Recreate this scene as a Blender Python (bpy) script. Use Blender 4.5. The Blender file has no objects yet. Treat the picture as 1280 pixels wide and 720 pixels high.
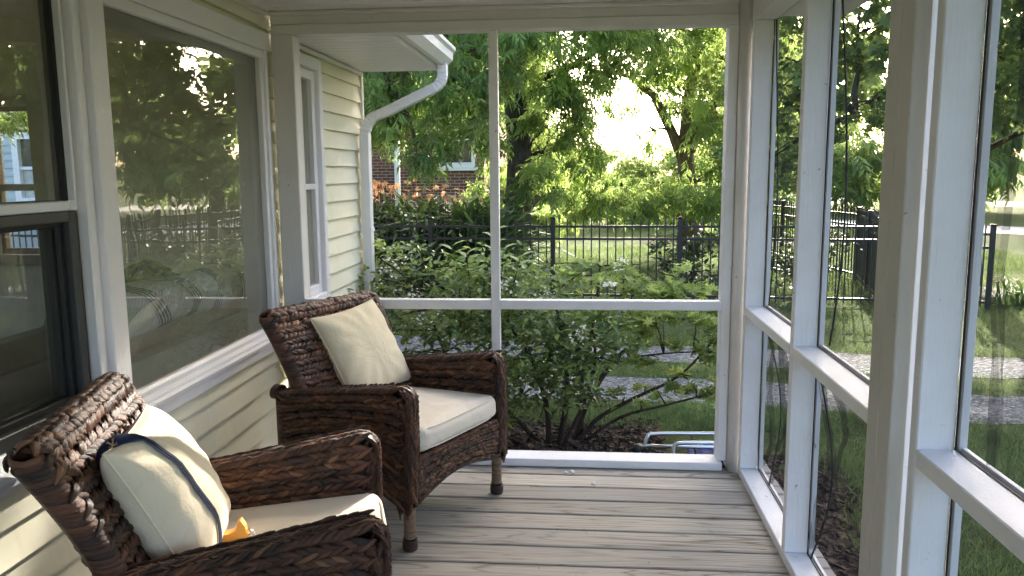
import bpy, math, random
import numpy as np
from mathutils import Vector, Matrix
random.seed(7); RNG = np.random.default_rng(7)
SC = bpy.context.scene
COL = SC.collection
PI = math.pi
G = -0.40                      # ground level; the porch floor is z = 0

# ------------------------------------------------------------------ helpers
def tag(o, label=None, cat=None, group=None, kind=None):
    if label: o['label'] = label
    if cat: o['category'] = cat
    if group: o['group'] = group
    if kind: o['kind'] = kind
    return o

def empty(name, loc, label=None, cat=None, group=None, rotz=0.0):
    o = bpy.data.objects.new(name, None); COL.objects.link(o)
    o.location = loc; o.rotation_euler = (0, 0, rotz); o.empty_display_size = .1
    return tag(o, label, cat, group)

def link(name, me, mat, parent=None, world=True):
    """world=True: mesh coordinates are world coordinates, offset against the parent's location."""
    o = bpy.data.objects.new(name, me); COL.objects.link(o)
    if mat: me.materials.append(mat)
    if parent is not None:
        o.parent = parent
        if world:
            m = Matrix.Identity(4); p = parent
            while p is not None:
                l = Matrix.LocRotScale(p.location, p.rotation_euler, p.scale)
                m = (p.matrix_parent_inverse @ l if p.parent is not None else l) @ m; p = p.parent
            o.matrix_parent_inverse = m.inverted()
    return o

class MB:
    """collects shapes and links them as ONE mesh object"""
    def __init__(s): s.v = []; s.f = []; s.r = []; s.sm = []; s.uv = None
    def add(s, vs, fs, rnd=None, smooth=False):
        b = len(s.v); s.v += [tuple(v) for v in vs]
        r = random.random() if rnd is None else rnd
        for f in fs: s.f.append(tuple(i + b for i in f)); s.r.append(r); s.sm.append(smooth)
        return s
    def box(s, x0, x1, y0, y1, z0, z1, bev=0.0, rnd=None):
        if x1 < x0: x0, x1 = x1, x0
        if y1 < y0: y0, y1 = y1, y0
        if z1 < z0: z0, z1 = z1, z0
        if bev <= 0:
            vs = [(x, y, z) for x in (x0, x1) for y in (y0, y1) for z in (z0, z1)]
            fs = [(0, 1, 3, 2), (4, 6, 7, 5), (0, 4, 5, 1), (2, 3, 7, 6), (0, 2, 6, 4), (1, 5, 7, 3)]
            return s.add(vs, fs, rnd)
        b = min(bev, (x1-x0)*.45, (y1-y0)*.45, (z1-z0)*.45)
        c = ((x0+x1)/2, (y0+y1)/2, (z0+z1)/2); h = ((x1-x0)/2, (y1-y0)/2, (z1-z0)/2)
        vs = []; idx = {}
        for sx in (-1, 1):
            for sy in (-1, 1):
                for sz in (-1, 1):
                    for k in range(3):
                        p = [c[0]+sx*(h[0]-b), c[1]+sy*(h[1]-b), c[2]+sz*(h[2]-b)]
                        p[k] = c[k]+(sx, sy, sz)[k]*h[k]
                        idx[(sx, sy, sz, k)] = len(vs); vs.append(p)
        fs = []
        for k in range(3):
            a, d = (k+1) % 3, (k+2) % 3
            for sg in (-1, 1):
                q = []
                for (u, w) in ((-1, -1), (1, -1), (1, 1), (-1, 1)):
                    t = [0, 0, 0]; t[k] = sg; t[a] = u; t[d] = w
                    q.append(idx[(*t, k)])
                fs.append(tuple(q if sg > 0 else q[::-1]))
        for k in range(3):                      # edge bevels, edge along k
            a, d = (k+1) % 3, (k+2) % 3
            for u in (-1, 1):
                for w in (-1, 1):
                    def I(e, kk):
                        t = [0, 0, 0]; t[k] = e; t[a] = u; t[d] = w
                        return idx[(*t, kk)]
                    q = [I(-1, a), I(1, a), I(1, d), I(-1, d)]
                    if u*w > 0: q = q[::-1]
                    fs.append(tuple(q[::-1]))
        for sx in (-1, 1):
            for sy in (-1, 1):
                for sz in (-1, 1):
                    q = [idx[(sx, sy, sz, k)] for k in range(3)]
                    fs.append(tuple(q if sx*sy*sz > 0 else q[::-1]))
        return s.add(vs, fs, rnd)
    def tube(s, pts, rad, seg=10, rnd=None, cap=True, smooth=True):
        pts = [Vector(p) for p in pts]; n = len(pts)
        rad = list(rad) if hasattr(rad, '__len__') else [rad]*n
        vs = []; prev = None
        for i, p in enumerate(pts):
            t = (pts[min(i+1, n-1)]-pts[max(i-1, 0)]).normalized()
            if prev is None:
                a = Vector((0, 0, 1)) if abs(t.z) < .9 else Vector((1, 0, 0))
                u = t.cross(a).normalized()
            else:
                u = (prev-t*prev.dot(t)).normalized()
            prev = u; w = t.cross(u)
            for k in range(seg):
                q = 2*PI*k/seg
                vs.append(p+(u*math.cos(q)+w*math.sin(q))*rad[i])
        fs = [(i*seg+k, i*seg+(k+1) % seg, (i+1)*seg+(k+1) % seg, (i+1)*seg+k) for i in range(n-1) for k in range(seg)]
        if cap:
            fs.append(tuple(range(seg))[::-1]); fs.append(tuple((n-1)*seg+k for k in range(seg)))
        return s.add(vs, fs, rnd, smooth)
    def quad(s, a, b, c, d, rnd=None): return s.add([a, b, c, d], [(0, 1, 2, 3)], rnd)
    def extr_y(s, prof, y0, y1, rnd=None):      # closed (x,z) profile swept along y
        n = len(prof)
        vs = [(x, y0, z) for x, z in prof]+[(x, y1, z) for x, z in prof]
        fs = [(i, (i+1) % n, n+(i+1) % n, n+i) for i in range(n)]+[tuple(range(n))[::-1], tuple(range(n, 2*n))]
        return s.add(vs, fs, rnd)
    def build(s, name, mat, parent=None, world=True):
        me = bpy.data.meshes.new(name); me.from_pydata(s.v, [], s.f)
        at = me.attributes.new('rnd', 'FLOAT', 'FACE'); at.data.foreach_set('value', np.array(s.r, dtype=np.float32))
        me.polygons.foreach_set('use_smooth', np.array(s.sm, dtype=bool))
        me.update()
        return link(name, me, mat, parent, world)

def np_mesh(name, V, F, rnd=None, uv=None, smooth=True):
    """V (n,3), F (m,k) arrays; rnd per vertex; uv per vertex (n,2)"""
    V = np.asarray(V, dtype=np.float32); F = np.asarray(F, dtype=np.int32)
    me = bpy.data.meshes.new(name); m, k = F.shape
    me.vertices.add(len(V)); me.vertices.foreach_set('co', V.ravel())
    me.loops.add(m*k); me.loops.foreach_set('vertex_index', F.ravel())
    me.polygons.add(m); me.polygons.foreach_set('loop_start', np.arange(0, m*k, k, dtype=np.int32))
    me.polygons.foreach_set('loop_total', np.full(m, k, dtype=np.int32))
    me.polygons.foreach_set('use_smooth', np.full(m, smooth, dtype=bool))
    me.update(calc_edges=True)
    if rnd is not None:
        at = me.attributes.new('rnd', 'FLOAT', 'POINT'); at.data.foreach_set('value', np.asarray(rnd, dtype=np.float32))
    if uv is not None:
        l = me.uv_layers.new(name='uv'); l.data.foreach_set('uv', np.asarray(uv, dtype=np.float32)[F.ravel()].ravel())
    return me

# ------------------------------------------------------------------ materials
class NT:
    def __init__(s, name):
        s.m = bpy.data.materials.new(name); s.m.use_nodes = True; s.t = s.m.node_tree; s.t.nodes.clear()
        s.out = s.n('ShaderNodeOutputMaterial')
    def n(s, typ, **kw):
        nd = s.t.nodes.new(typ)
        for k, v in kw.items(): setattr(nd, k, v)
        return nd
    def l(s, a, b): s.t.links.new(a, b)
    def set(s, nd, **kw):
        for k, v in kw.items(): nd.inputs[k.replace('_', ' ')].default_value = v
        return nd
    def bsdf(s, rough=.5, spec=.5):
        b = s.n('ShaderNodeBsdfPrincipled'); b.inputs['Roughness'].default_value = rough
        b.inputs['Specular IOR Level'].default_value = spec
        s.l(b.outputs[0], s.out.inputs[0]); return b
    def coord(s, out='Object', scale=(1, 1, 1), loc=(0, 0, 0)):
        tc = s.n('ShaderNodeTexCoord'); mp = s.n('ShaderNodeMapping')
        mp.inputs['Scale'].default_value = scale; mp.inputs['Location'].default_value = loc
        s.l(tc.outputs[out], mp.inputs[0]); return mp.outputs[0]
    def noise(s, vec, scale=5, detail=4, rough=.55, dist=0):
        nd = s.n('ShaderNodeTexNoise'); s.l(vec, nd.inputs['Vector'])
        s.set(nd, Scale=scale, Detail=detail, Roughness=rough, Distortion=dist); return nd
    def ramp(s, fac, stops, interp='LINEAR'):
        r = s.n('ShaderNodeValToRGB'); r.color_ramp.interpolation = interp
        e = r.color_ramp.elements
        while len(e) < len(stops): e.new(.5)
        for el, (p, c) in zip(e, stops):
            el.position = p; el.color = (*c, 1) if len(c) == 3 else c
        s.l(fac, r.inputs[0]); return r.outputs[0]
    def mix(s, fac, a, b, mode='MIX'):
        m = s.n('ShaderNodeMix', data_type='RGBA', blend_type=mode)
        for i, v in ((0, fac), (6, a), (7, b)):
            if isinstance(v, (int, float)): m.inputs[i].default_value = v
            elif isinstance(v, tuple): m.inputs[i].default_value = (*v, 1)
            else: s.l(v, m.inputs[i])
        return m.outputs[2]
    def math(s, op, a, b=None):
        m = s.n('ShaderNodeMath', operation=op)
        for i, v in ((0, a), (1, b)):
            if v is None: continue
            if isinstance(v, (int, float)): m.inputs[i].default_value = v
            else: s.l(v, m.inputs[i])
        return m.outputs[0]
    def attr(s, name='rnd'):
        a = s.n('ShaderNodeAttribute', attribute_name=name); return a.outputs['Fac']
    def bump(s, b, h, strength=.3, dist=.01):
        bp = s.n('ShaderNodeBump'); s.set(bp, Strength=strength, Distance=dist)
        s.l(h, bp.inputs['Height']); s.l(bp.outputs[0], b.inputs['Normal']); return bp

def mat_paint(name, col, rough=.45, dirt=(.45, .41, .33), dirt_amt=.25, chips=True):
    t = NT(name); b = t.bsdf(rough, .4); v = t.coord()
    n1 = t.noise(v, 3.5, 6, .65); n2 = t.noise(v, 60, 3, .5)
    f = t.ramp(n1.outputs['Fac'], [(.42, (0, 0, 0)), (.75, (dirt_amt,)*3)])
    c = t.mix(f, col, dirt)
    if chips:
        n3 = t.noise(v, 38, 2, .5, .6)
        cf = t.ramp(n3.outputs['Fac'], [(.745, (0, 0, 0)), (.765, (.75,)*3)])
        c = t.mix(cf, c, (.2, .18, .15))
    t.l(c, b.inputs['Base Color'])
    st = t.noise(t.coord(scale=(16, 16, 1.0)), 9, 5, .65)
    h = t.math('ADD', t.math('MULTIPLY', n2.outputs['Fac'], .4), st.outputs['Fac'])
    t.bump(b, h, .34, .005); return t.m

def mat_plain(name, col, rough=.5, spec=.5, metal=0, bump=0, bscale=40, var=.15):
    t = NT(name); b = t.bsdf(rough, spec); b.inputs['Metallic'].default_value = metal
    v = t.coord(); n = t.noise(v, bscale*.25, 4, .6)
    c = t.mix(t.ramp(n.outputs['Fac'], [(.3, (0, 0, 0)), (.7, (1, 1, 1))]), tuple(x*(1-var) for x in col), tuple(min(1, x*(1+var)) for x in col))
    t.l(c, b.inputs['Base Color'])
    if bump: t.bump(b, t.noise(v, bscale, 3).outputs['Fac'], bump, .004)
    return t.m

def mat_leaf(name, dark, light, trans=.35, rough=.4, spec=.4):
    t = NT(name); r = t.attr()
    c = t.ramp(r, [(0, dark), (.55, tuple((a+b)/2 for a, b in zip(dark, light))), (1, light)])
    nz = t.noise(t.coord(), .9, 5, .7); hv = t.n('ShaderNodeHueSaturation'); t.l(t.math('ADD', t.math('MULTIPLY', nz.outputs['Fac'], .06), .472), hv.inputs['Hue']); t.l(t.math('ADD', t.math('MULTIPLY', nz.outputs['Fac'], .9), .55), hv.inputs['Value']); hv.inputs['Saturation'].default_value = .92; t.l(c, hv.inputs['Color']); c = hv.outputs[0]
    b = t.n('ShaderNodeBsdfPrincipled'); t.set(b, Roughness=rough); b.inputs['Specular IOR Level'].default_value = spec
    t.l(c, b.inputs['Base Color'])
    tr = t.n('ShaderNodeBsdfTranslucent')
    hs = t.n('ShaderNodeHueSaturation'); t.set(hs, Hue=.497, Saturation=1.0, Value=1.75); t.l(c, hs.inputs['Color'])
    t.l(hs.outputs[0], tr.inputs[0])
    m = t.n('ShaderNodeMixShader'); m.inputs[0].default_value = trans
    t.l(b.outputs[0], m.inputs[1]); t.l(tr.outputs[0], m.inputs[2]); t.l(m.outputs[0], t.out.inputs[0]); return t.m

def mat_glass(name, refl=1.0, tint=(.93, .96, .94)):
    t = NT(name); tr = t.n('ShaderNodeBsdfTransparent'); tr.inputs[0].default_value = (*tint, 1)
    gl = t.n('ShaderNodeBsdfGlossy'); gl.inputs['Roughness'].default_value = .004
    n = t.noise(t.coord(), 2.2, 2, .5); bp = t.n('ShaderNodeBump'); t.set(bp, Strength=.035, Distance=.05)
    t.l(n.outputs['Fac'], bp.inputs['Height']); t.l(bp.outputs[0], gl.inputs['Normal'])
    fr = t.n('ShaderNodeFresnel'); fr.inputs['IOR'].default_value = 1.5
    k = t.math('MINIMUM', t.math('MULTIPLY', fr.outputs[0], 2.0*refl), 1.0)
    m = t.n('ShaderNodeMixShader'); t.l(k, m.inputs[0]); t.l(tr.outputs[0], m.inputs[1]); t.l(gl.outputs[0], m.inputs[2])
    df = t.n('ShaderNodeBsdfDiffuse'); df.inputs[0].default_value = (.56, .54, .40, 1); sm = t.noise(t.coord(scale=(1, 1, .6)), 5, 6, .7, .8)
    m2 = t.n('ShaderNodeMixShader'); t.l(t.ramp(sm.outputs['Fac'], [(.35, (.15,)*3), (.62, (.19,)*3), (.8, (.28,)*3)]), m2.inputs[0]); t.l(m.outputs[0], m2.inputs[1]); t.l(df.outputs[0], m2.inputs[2])
    t.l(m2.outputs[0], t.out.inputs[0]); return t.m

def mat_screen(name, opac=.2, col=(.045, .047, .05), var=.06):
    t = NT(name); tr = t.n('ShaderNodeBsdfTransparent'); d = t.n('ShaderNodeBsdfDiffuse'); d.inputs[0].default_value = (*col, 1)
    n = t.noise(t.coord(), 1.5, 3)
    f = t.math('ADD', t.math('MULTIPLY', t.math('SUBTRACT', n.outputs['Fac'], .5), var*2), opac)
    m = t.n('ShaderNodeMixShader'); t.l(f, m.inputs[0]); t.l(tr.outputs[0], m.inputs[1]); t.l(d.outputs[0], m.inputs[2])
    t.l(m.outputs[0], t.out.inputs[0]); return t.m

def mat_deck():
    t = NT('weathered_deck'); b = t.bsdf(.72, .25); r = t.attr()
    tc = t.n('ShaderNodeTexCoord'); off = t.n('ShaderNodeCombineXYZ'); sc = t.math('MULTIPLY', r, 37.0)
    t.l(sc, off.inputs[0]); t.l(t.math('MULTIPLY', r, 91.0), off.inputs[2])
    ad = t.n('ShaderNodeVectorMath', operation='ADD'); t.l(tc.outputs['Object'], ad.inputs[0]); t.l(off.outputs[0], ad.inputs[1])
    mp = t.n('ShaderNodeMapping'); mp.inputs['Scale'].default_value = (.55, 7, 7); t.l(ad.outputs[0], mp.inputs[0])
    # cathedral grain: rings distorted by stretched noise
    nz = t.noise(mp.outputs[0], .9, 3, .5, .4)
    rings = t.math('FRACT', t.math('MULTIPLY', nz.outputs['Fac'], 17.0))
    ringc = t.math('ABSOLUTE', t.math('SUBTRACT', rings, .5))
    fine = t.n('ShaderNodeMapping'); fine.inputs['Scale'].default_value = (1.2, 85, 60); t.l(ad.outputs[0], fine.inputs[0])
    nf = t.noise(fine.outputs[0], 1.6, 5, .65)
    base = t.ramp(r, [(0, (.26, .236, .205)), (.3, (.43, .390, .330)), (.5, (.32, .290, .250)), (.75, (.38, .345, .292)), (1, (.53, .475, .395))])
    g = t.ramp(ringc, [(0, (.34, .30, .26)), (.10, (.80, .78, .75)), (.22, (1, 1, 1)), (1, (1, 1, 1))])
    wr = t.noise(mp.outputs[0], .35, 3, .5); gm = t.ramp(wr.outputs['Fac'], [(.38, (.15,)*3), (.62, (1, 1, 1))]); c = t.mix(gm, base, t.mix(1.0, base, g, 'MULTIPLY'))
    g2 = t.ramp(nf.outputs['Fac'], [(.3, (.50, .48, .46)), (.5, (1, 1, 1)), (.8, (1.18, 1.17, 1.15))])
    c = t.mix(.8, c, g2, 'MULTIPLY')
    # grey weather blotches, tan worn areas
    bl = t.noise(tc.outputs['Object'], 2.3, 5, .6)
    c = t.mix(t.ramp(bl.outputs['Fac'], [(.42, (0, 0, 0)), (.68, (.42,)*3)]), c, (.31, .30, .29))
    sv = t.noise(t.coord(scale=(1, 1.6, 1)), 1.7, 6, .75, 1.2); c = t.mix(t.ramp(sv.outputs['Fac'], [(.60, (0, 0, 0)), (.72, (.55,)*3)]), c, (.155, .125, .098))
    kv = t.n('ShaderNodeMapping'); kv.inputs['Scale'].default_value = (2.1, 5.2, 5.2); t.l(ad.outputs[0], kv.inputs[0])
    vo = t.n('ShaderNodeTexVoronoi', feature='F1'); vo.inputs['Scale'].default_value = .8; t.l(kv.outputs[0], vo.inputs['Vector'])
    kf = t.ramp(vo.outputs['Distance'], [(.03, (.9,)*3), (.055, (.5,)*3), (.075, (0, 0, 0))])
    c = t.mix(kf, c, (.13, .085, .05))
    st = t.noise(tc.outputs['Object'], 55, 2, .5)
    c = t.mix(t.ramp(st.outputs['Fac'], [(.72, (0, 0, 0)), (.76, (.7,)*3)]), c, (.09, .07, .05))
    t.l(c, b.inputs['Base Color'])
    h = t.math('ADD', t.math('MULTIPLY', nf.outputs['Fac'], .8), t.math('MULTIPLY', ringc, .5))
    t.bump(b, h, .45, .004); return t.m

def mat_siding(name, col, col2):
    t = NT(name); b = t.bsdf(.5, .35); v = t.coord(scale=(1, 1, 1))
    n = t.noise(v, 2.2, 5, .6); gr = t.noise(t.coord(scale=(3, 2.5, 45)), 6, 4, .6)
    c = t.mix(t.ramp(n.outputs['Fac'], [(.35, (0, 0, 0)), (.7, (1, 1, 1))]), col, col2)
    d = t.noise(t.coord(scale=(1, 6, .8)), 3, 5, .7)
    c = t.mix(t.ramp(d.outputs['Fac'], [(.55, (0, 0, 0)), (.8, (.25,)*3)]), c, (.36, .33, .22))
    t.l(c, b.inputs['Base Color']); t.bump(b, gr.outputs['Fac'], .12, .003); return t.m

def mat_wicker(name, cols, rough=.42, spec=.45):
    t = NT(name); b = t.bsdf(rough, spec); r = t.attr()
    c = t.ramp(r, cols)
    uvn = t.n('ShaderNodeUVMap', uv_map='uv'); mp = t.n('ShaderNodeMapping'); mp.inputs['Scale'].default_value = (9, 1.1, 1); t.l(uvn.outputs[0], mp.inputs[0])
    n = t.noise(mp.outputs[0], 2.2, 4, .65)
    c = t.mix(.85, c, t.ramp(n.outputs['Fac'], [(.28, (.60, .58, .56)), (.5, (1, 1, 1)), (.75, (1.4, 1.36, 1.3))]), 'MULTIPLY')
    t.l(c, b.inputs['Base Color']); t.bump(b, n.outputs['Fac'], .9, .004)
    return t.m

def mat_fabric(name, col, rough=.9, weave=700, var=.06):
    t = NT(name); b = t.bsdf(rough, .15); b.inputs['Sheen Weight'].default_value = .25
    v = t.coord(); n = t.noise(v, 4, 4, .6)
    c = t.mix(n.outputs['Fac'], tuple(x*(1-var) for x in col), tuple(min(1, x*(1+var)) for x in col))
    t.l(c, b.inputs['Base Color'])
    w = t.noise(v, weave, 2, .5); w2 = t.noise(v, 9, 4, .6, .7)
    h = t.math('ADD', t.math('MULTIPLY', w.outputs['Fac'], .12), w2.outputs['Fac'])
    t.bump(b, h, .55, .014); return t.m

def mat_ground():
    t = NT('lawn_soil'); b = t.bsdf(.95, .1); v = t.coord()
    n1 = t.noise(v, .55, 5, .6); n2 = t.noise(v, 14, 5, .7); n3 = t.noise(v, 90, 3, .6)
    c = t.ramp(n2.outputs['Fac'], [(.3, (.035, .05, .015)), (.5, (.07, .105, .028)), (.72, (.13, .165, .05))])
    bare = t.ramp(n1.outputs['Fac'], [(.52, (0, 0, 0)), (.68, (.75,)*3)])
    c = t.mix(bare, c, (.15, .12, .075))
    c = t.mix(.6, c, t.ramp(n3.outputs['Fac'], [(.3, (.5,)*3), (.7, (1.3,)*3)]), 'MULTIPLY')
    t.l(c, b.inputs['Base Color']); t.bump(b, t.math('ADD', n2.outputs['Fac'], n3.outputs['Fac']), .8, .04); return t.m

def mat_gravel():
    t = NT('gravel'); b = t.bsdf(.9, .2); v = t.coord()
    vo = t.n('ShaderNodeTexVoronoi'); vo.inputs['Scale'].default_value = 38; t.l(v, vo.inputs['Vector'])
    n = t.noise(v, 2.5, 5, .65)
    sp = t.n('ShaderNodeSeparateColor'); t.l(vo.outputs['Color'], sp.inputs[0])
    c = t.ramp(sp.outputs[0], [(0, (.085, .085, .088)), (.5, (.17, .168, .165)), (1, (.32, .315, .305))])
    c = t.mix(t.ramp(n.outputs['Fac'], [(.5, (0, 0, 0)), (.72, (.65,)*3)]), c, (.17, .145, .10))
    t.l(c, b.inputs['Base Color']); t.bump(b, t.math('SUBTRACT', 1.0, vo.outputs['Distance']), 1.0, .03); return t.m

def mat_mulch():
    t = NT('mulch'); b = t.bsdf(.9, .2); v = t.coord()
    vo = t.n('ShaderNodeTexVoronoi'); vo.inputs['Scale'].default_value = 30; t.l(t.coord(scale=(1, .45, 1)), vo.inputs['Vector'])
    sp = t.n('ShaderNodeSeparateColor'); t.l(vo.outputs['Color'], sp.inputs[0])
    c = t.ramp(sp.outputs[0], [(0, (.018, .011, .008)), (.6, (.05, .031, .021)), (1, (.11, .072, .05))])
    t.l(c, b.inputs['Base Color']); t.bump(b, vo.outputs['Distance'], 1.0, .03); return t.m

def mat_bark(name, col):
    t = NT(name); b = t.bsdf(.95, .1); v = t.coord(scale=(7, 7, 1.6))
    n = t.noise(v, 2.2, 6, .7, .5)
    c = t.ramp(n.outputs['Fac'], [(.3, tuple(x*.35 for x in col)), (.55, col), (.8, tuple(min(1, x*1.6) for x in col))])
    t.l(c, b.inputs['Base Color']); t.bump(b, n.outputs['Fac'], 1.0, .05); return t.m

def mat_brick():
    t = NT('brick'); b = t.bsdf(.9, .2)
    tc = t.n('ShaderNodeTexCoord'); sx = t.n('ShaderNodeSeparateXYZ'); t.l(tc.outputs['Object'], sx.inputs[0])
    cb = t.n('ShaderNodeCombineXYZ'); t.l(t.math('ADD', sx.outputs[0], sx.outputs[1]), cb.inputs[0]); t.l(sx.outputs[2], cb.inputs[1])
    br = t.n('ShaderNodeTexBrick'); t.l(cb.outputs[0], br.inputs['Vector'])
    t.set(br, Scale=1.0); br.inputs['Brick Width'].default_value = .24; br.inputs['Row Height'].default_value = .085
    br.inputs['Mortar Size'].default_value = .009
    br.inputs['Color1'].default_value = (.13, .05, .038, 1); br.inputs['Color2'].default_value = (.22, .09, .065, 1); br.inputs['Mortar'].default_value = (.36, .32, .28, 1)
    n = t.noise(tc.outputs['Object'], 6, 3)
    c = t.mix(.5, br.outputs[0], t.ramp(n.outputs['Fac'], [(.3, (.6,)*3), (.7, (1.3,)*3)]), 'MULTIPLY')
    t.l(c, b.inputs['Base Color']); t.bump(b, br.outputs['Fac'], -.5, .02); return t.m

def mat_blanket():
    t = NT('striped_blanket'); b = t.bsdf(.95, .1); uvn = t.n('ShaderNodeUVMap', uv_map='uv')
    sx = t.n('ShaderNodeSeparateXYZ'); t.l(uvn.outputs[0], sx.inputs[0])
    fr = t.math('FRACT', t.math('MULTIPLY', sx.outputs[1], 4.0))
    fine = t.math('FRACT', t.math('MULTIPLY', sx.outputs[1], 52.0))
    band = t.math('LESS_THAN', t.math('ABSOLUTE', t.math('SUBTRACT', fr, .5)), .16)
    line = t.math('MULTIPLY', band, t.math('LESS_THAN', fine, .62))
    chk = t.n('ShaderNodeTexChecker'); chk.inputs['Scale'].default_value = 110; t.l(uvn.outputs[0], chk.inputs[0])
    base = t.mix(chk.outputs['Fac'], (.66, .74, .74), (.48, .58, .60))
    c = t.mix(line, base, (.06, .14, .19)); t.l(c, b.inputs['Base Color'])
    t.bump(b, chk.outputs['Fac'], .3, .004); return t.m

M = {}
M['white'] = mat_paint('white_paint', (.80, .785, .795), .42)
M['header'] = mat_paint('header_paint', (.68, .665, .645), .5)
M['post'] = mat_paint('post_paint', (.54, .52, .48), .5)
M['dark_hedge'] = mat_leaf('dark_hedge_leaf', (.02, .04, .012), (.09, .135, .035), .35)
M['ceiling'] = mat_paint('ceiling_vinyl', (.74, .73, .71), .5, chips=False, dirt_amt=.1)
M['vinyl'] = mat_paint('white_vinyl', (.81, .795, .805), .35, chips=False, dirt_amt=.12)
M['cream_vinyl'] = mat_paint('cream_trim', (.70, .665, .59), .45, chips=False, dirt_amt=.15)
M['siding'] = mat_siding('cream_siding', (.73, .69, .51), (.77, .74, .60))
M['deck'] = mat_deck()
M['glass'] = mat_glass('window_glass', 1.25)
M['screen'] = mat_screen('insect_screen', .09)
M['screen_side'] = mat_screen('insect_screen_haze', .36, (.085, .087, .088), .12)  # haze of the obliquely seen mesh put into grey colour and opacity
M['screen_dark'] = mat_screen('window_screen_mesh', .30, (.03, .03, .03), .03)
M['torn'] = mat_screen('torn_screen_mesh', .27, (.02, .02, .022), .1)
M['black'] = mat_plain('black_spline', (.012, .012, .013), .6)
M['charcoal'] = mat_plain('charcoal_frame', (.055, .055, .055), .5)
M['iron'] = mat_plain('black_iron', (.012, .013, .014), .38, .5)
M['inner_frame'] = mat_paint('old_pale_paint', (.55, .56, .49), .5, dirt=(.30, .31, .25), dirt_amt=.5)
M['wall_in'] = mat_plain('interior_wall', (.55, .50, .36), .9, .1)
M['floor_in'] = mat_plain('interior_floor', (.20, .12, .07), .5)
M['wicker'] = mat_wicker('dark_wicker', [(0, (.019, .009, .006)), (.35, (.048, .019, .010)), (.7, (.098, .037, .018)), (.92, (.15, .062, .029)), (1, (.20, .098, .050))], .38, .5)
M['wicker_core'] = mat_plain('wicker_core', (.012, .007, .005), .9, .1)
M['cord'] = mat_wicker('leg_cord', [(0, (.14, .085, .05)), (1, (.28, .19, .12))], .6)
M['cushion'] = mat_fabric('ivory_cushion', (.81, .73, .61))
M['pillow'] = mat_fabric('cream_pillow', (.76, .665, .47))
M['pillow2'] = mat_fabric('ivory_pillow', (.79, .68, .49))
M['navy'] = mat_plain('navy_webbing', (.016, .024, .055), .8, .2, bump=.5, bscale=900)
M['edge_web'] = mat_plain('grey_webbing_edge', (.10, .11, .15), .85, .2, bump=.6, bscale=900)
M['tan_print'] = mat_plain('tan_print', (.55, .30, .14), .8)
M['orange'] = mat_plain('orange_plastic', (.58, .27, .035), .45)
M['metal'] = mat_plain('bare_metal', (.62, .62, .63), .28, .5, 1.0)
M['alu'] = mat_plain('aluminium_tube', (.74, .74, .75), .3, .5, .9, var=.08)
M['blue'] = mat_fabric('blue_webbing', (.02, .035, .17), .8, 300)
M['ground'] = mat_ground(); M['gravel'] = mat_gravel(); M['mulch'] = mat_mulch(); M['brick'] = mat_brick()
M['concrete'] = mat_plain('pale_concrete', (.42, .40, .36), .9, .2, bump=.3)
M['bark_dark'] = mat_bark('dark_bark', (.09, .075, .06)); M['bark_brown'] = mat_bark('brown_bark', (.16, .125, .095))
M['stem'] = mat_bark('shrub_stem', (.075, .052, .036))
M['pecan'] = mat_leaf('pecan_leaf', (.095, .160, .034), (.36, .46, .105), .56)
M['pecan2'] = mat_leaf('second_tree_leaf', (.095, .155, .036), (.36, .45, .110), .56)
M['maple'] = mat_leaf('maple_leaf', (.065, .110, .034), (.25, .34, .090), .54)
M['glossy'] = mat_leaf('glossy_leaf', (.040, .080, .020), (.29, .38, .075), .40, .30, .5)
M['azalea'] = mat_leaf('azalea_leaf', (.12, .17, .030), (.42, .48, .12), .54)
M['strap'] = mat_leaf('daylily_leaf', (.03, .06, .014), (.11, .18, .04), .35)
M['hedge'] = mat_leaf('hedge_leaf', (.06, .10, .024), (.22, .30, .07), .42)
M['lime'] = mat_leaf('lime_leaf', (.10, .16, .02), (.30, .36, .06), .45)
M['grass'] = mat_leaf('grass_blade', (.050, .085, .022), (.18, .245, .07), .35, .6)
M['white_flower'] = mat_leaf('white_petal', (.62, .60, .48), (.82, .80, .72), .3)
M['orange_flower'] = mat_leaf('orange_petal', (.55, .24, .09), (.78, .48, .26), .35)
M['pink_flower'] = mat_leaf('pink_petal', (.36, .09, .17), (.5, .22, .28), .2)
M['grey_siding'] = mat_siding('grey_siding', (.40, .45, .46), (.46, .51, .52))
M['roof'] = mat_plain('roof_shingle', (.10, .095, .09), .95, .1, bump=.6)
M['dark_glass'] = mat_plain('dark_pane', (.03, .034, .036), .06, .8)
M['curtain'] = mat_plain('pale_curtain', (.45, .46, .44), .9)
M['sofa'] = mat_fabric('sofa_tan', (.34, .28, .18)); M['sofa2'] = mat_fabric('cushion_tan', (.50, .44, .31))
M['blanket'] = mat_blanket()
M['green_cloth'] = mat_fabric('green_cloth', (.03, .07, .045))
M['petal'] = mat_plain('fallen_petal', (.82, .80, .74), .8)
M['leaf_litter'] = mat_plain('dry_leaf', (.20, .11, .05), .9)

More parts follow.
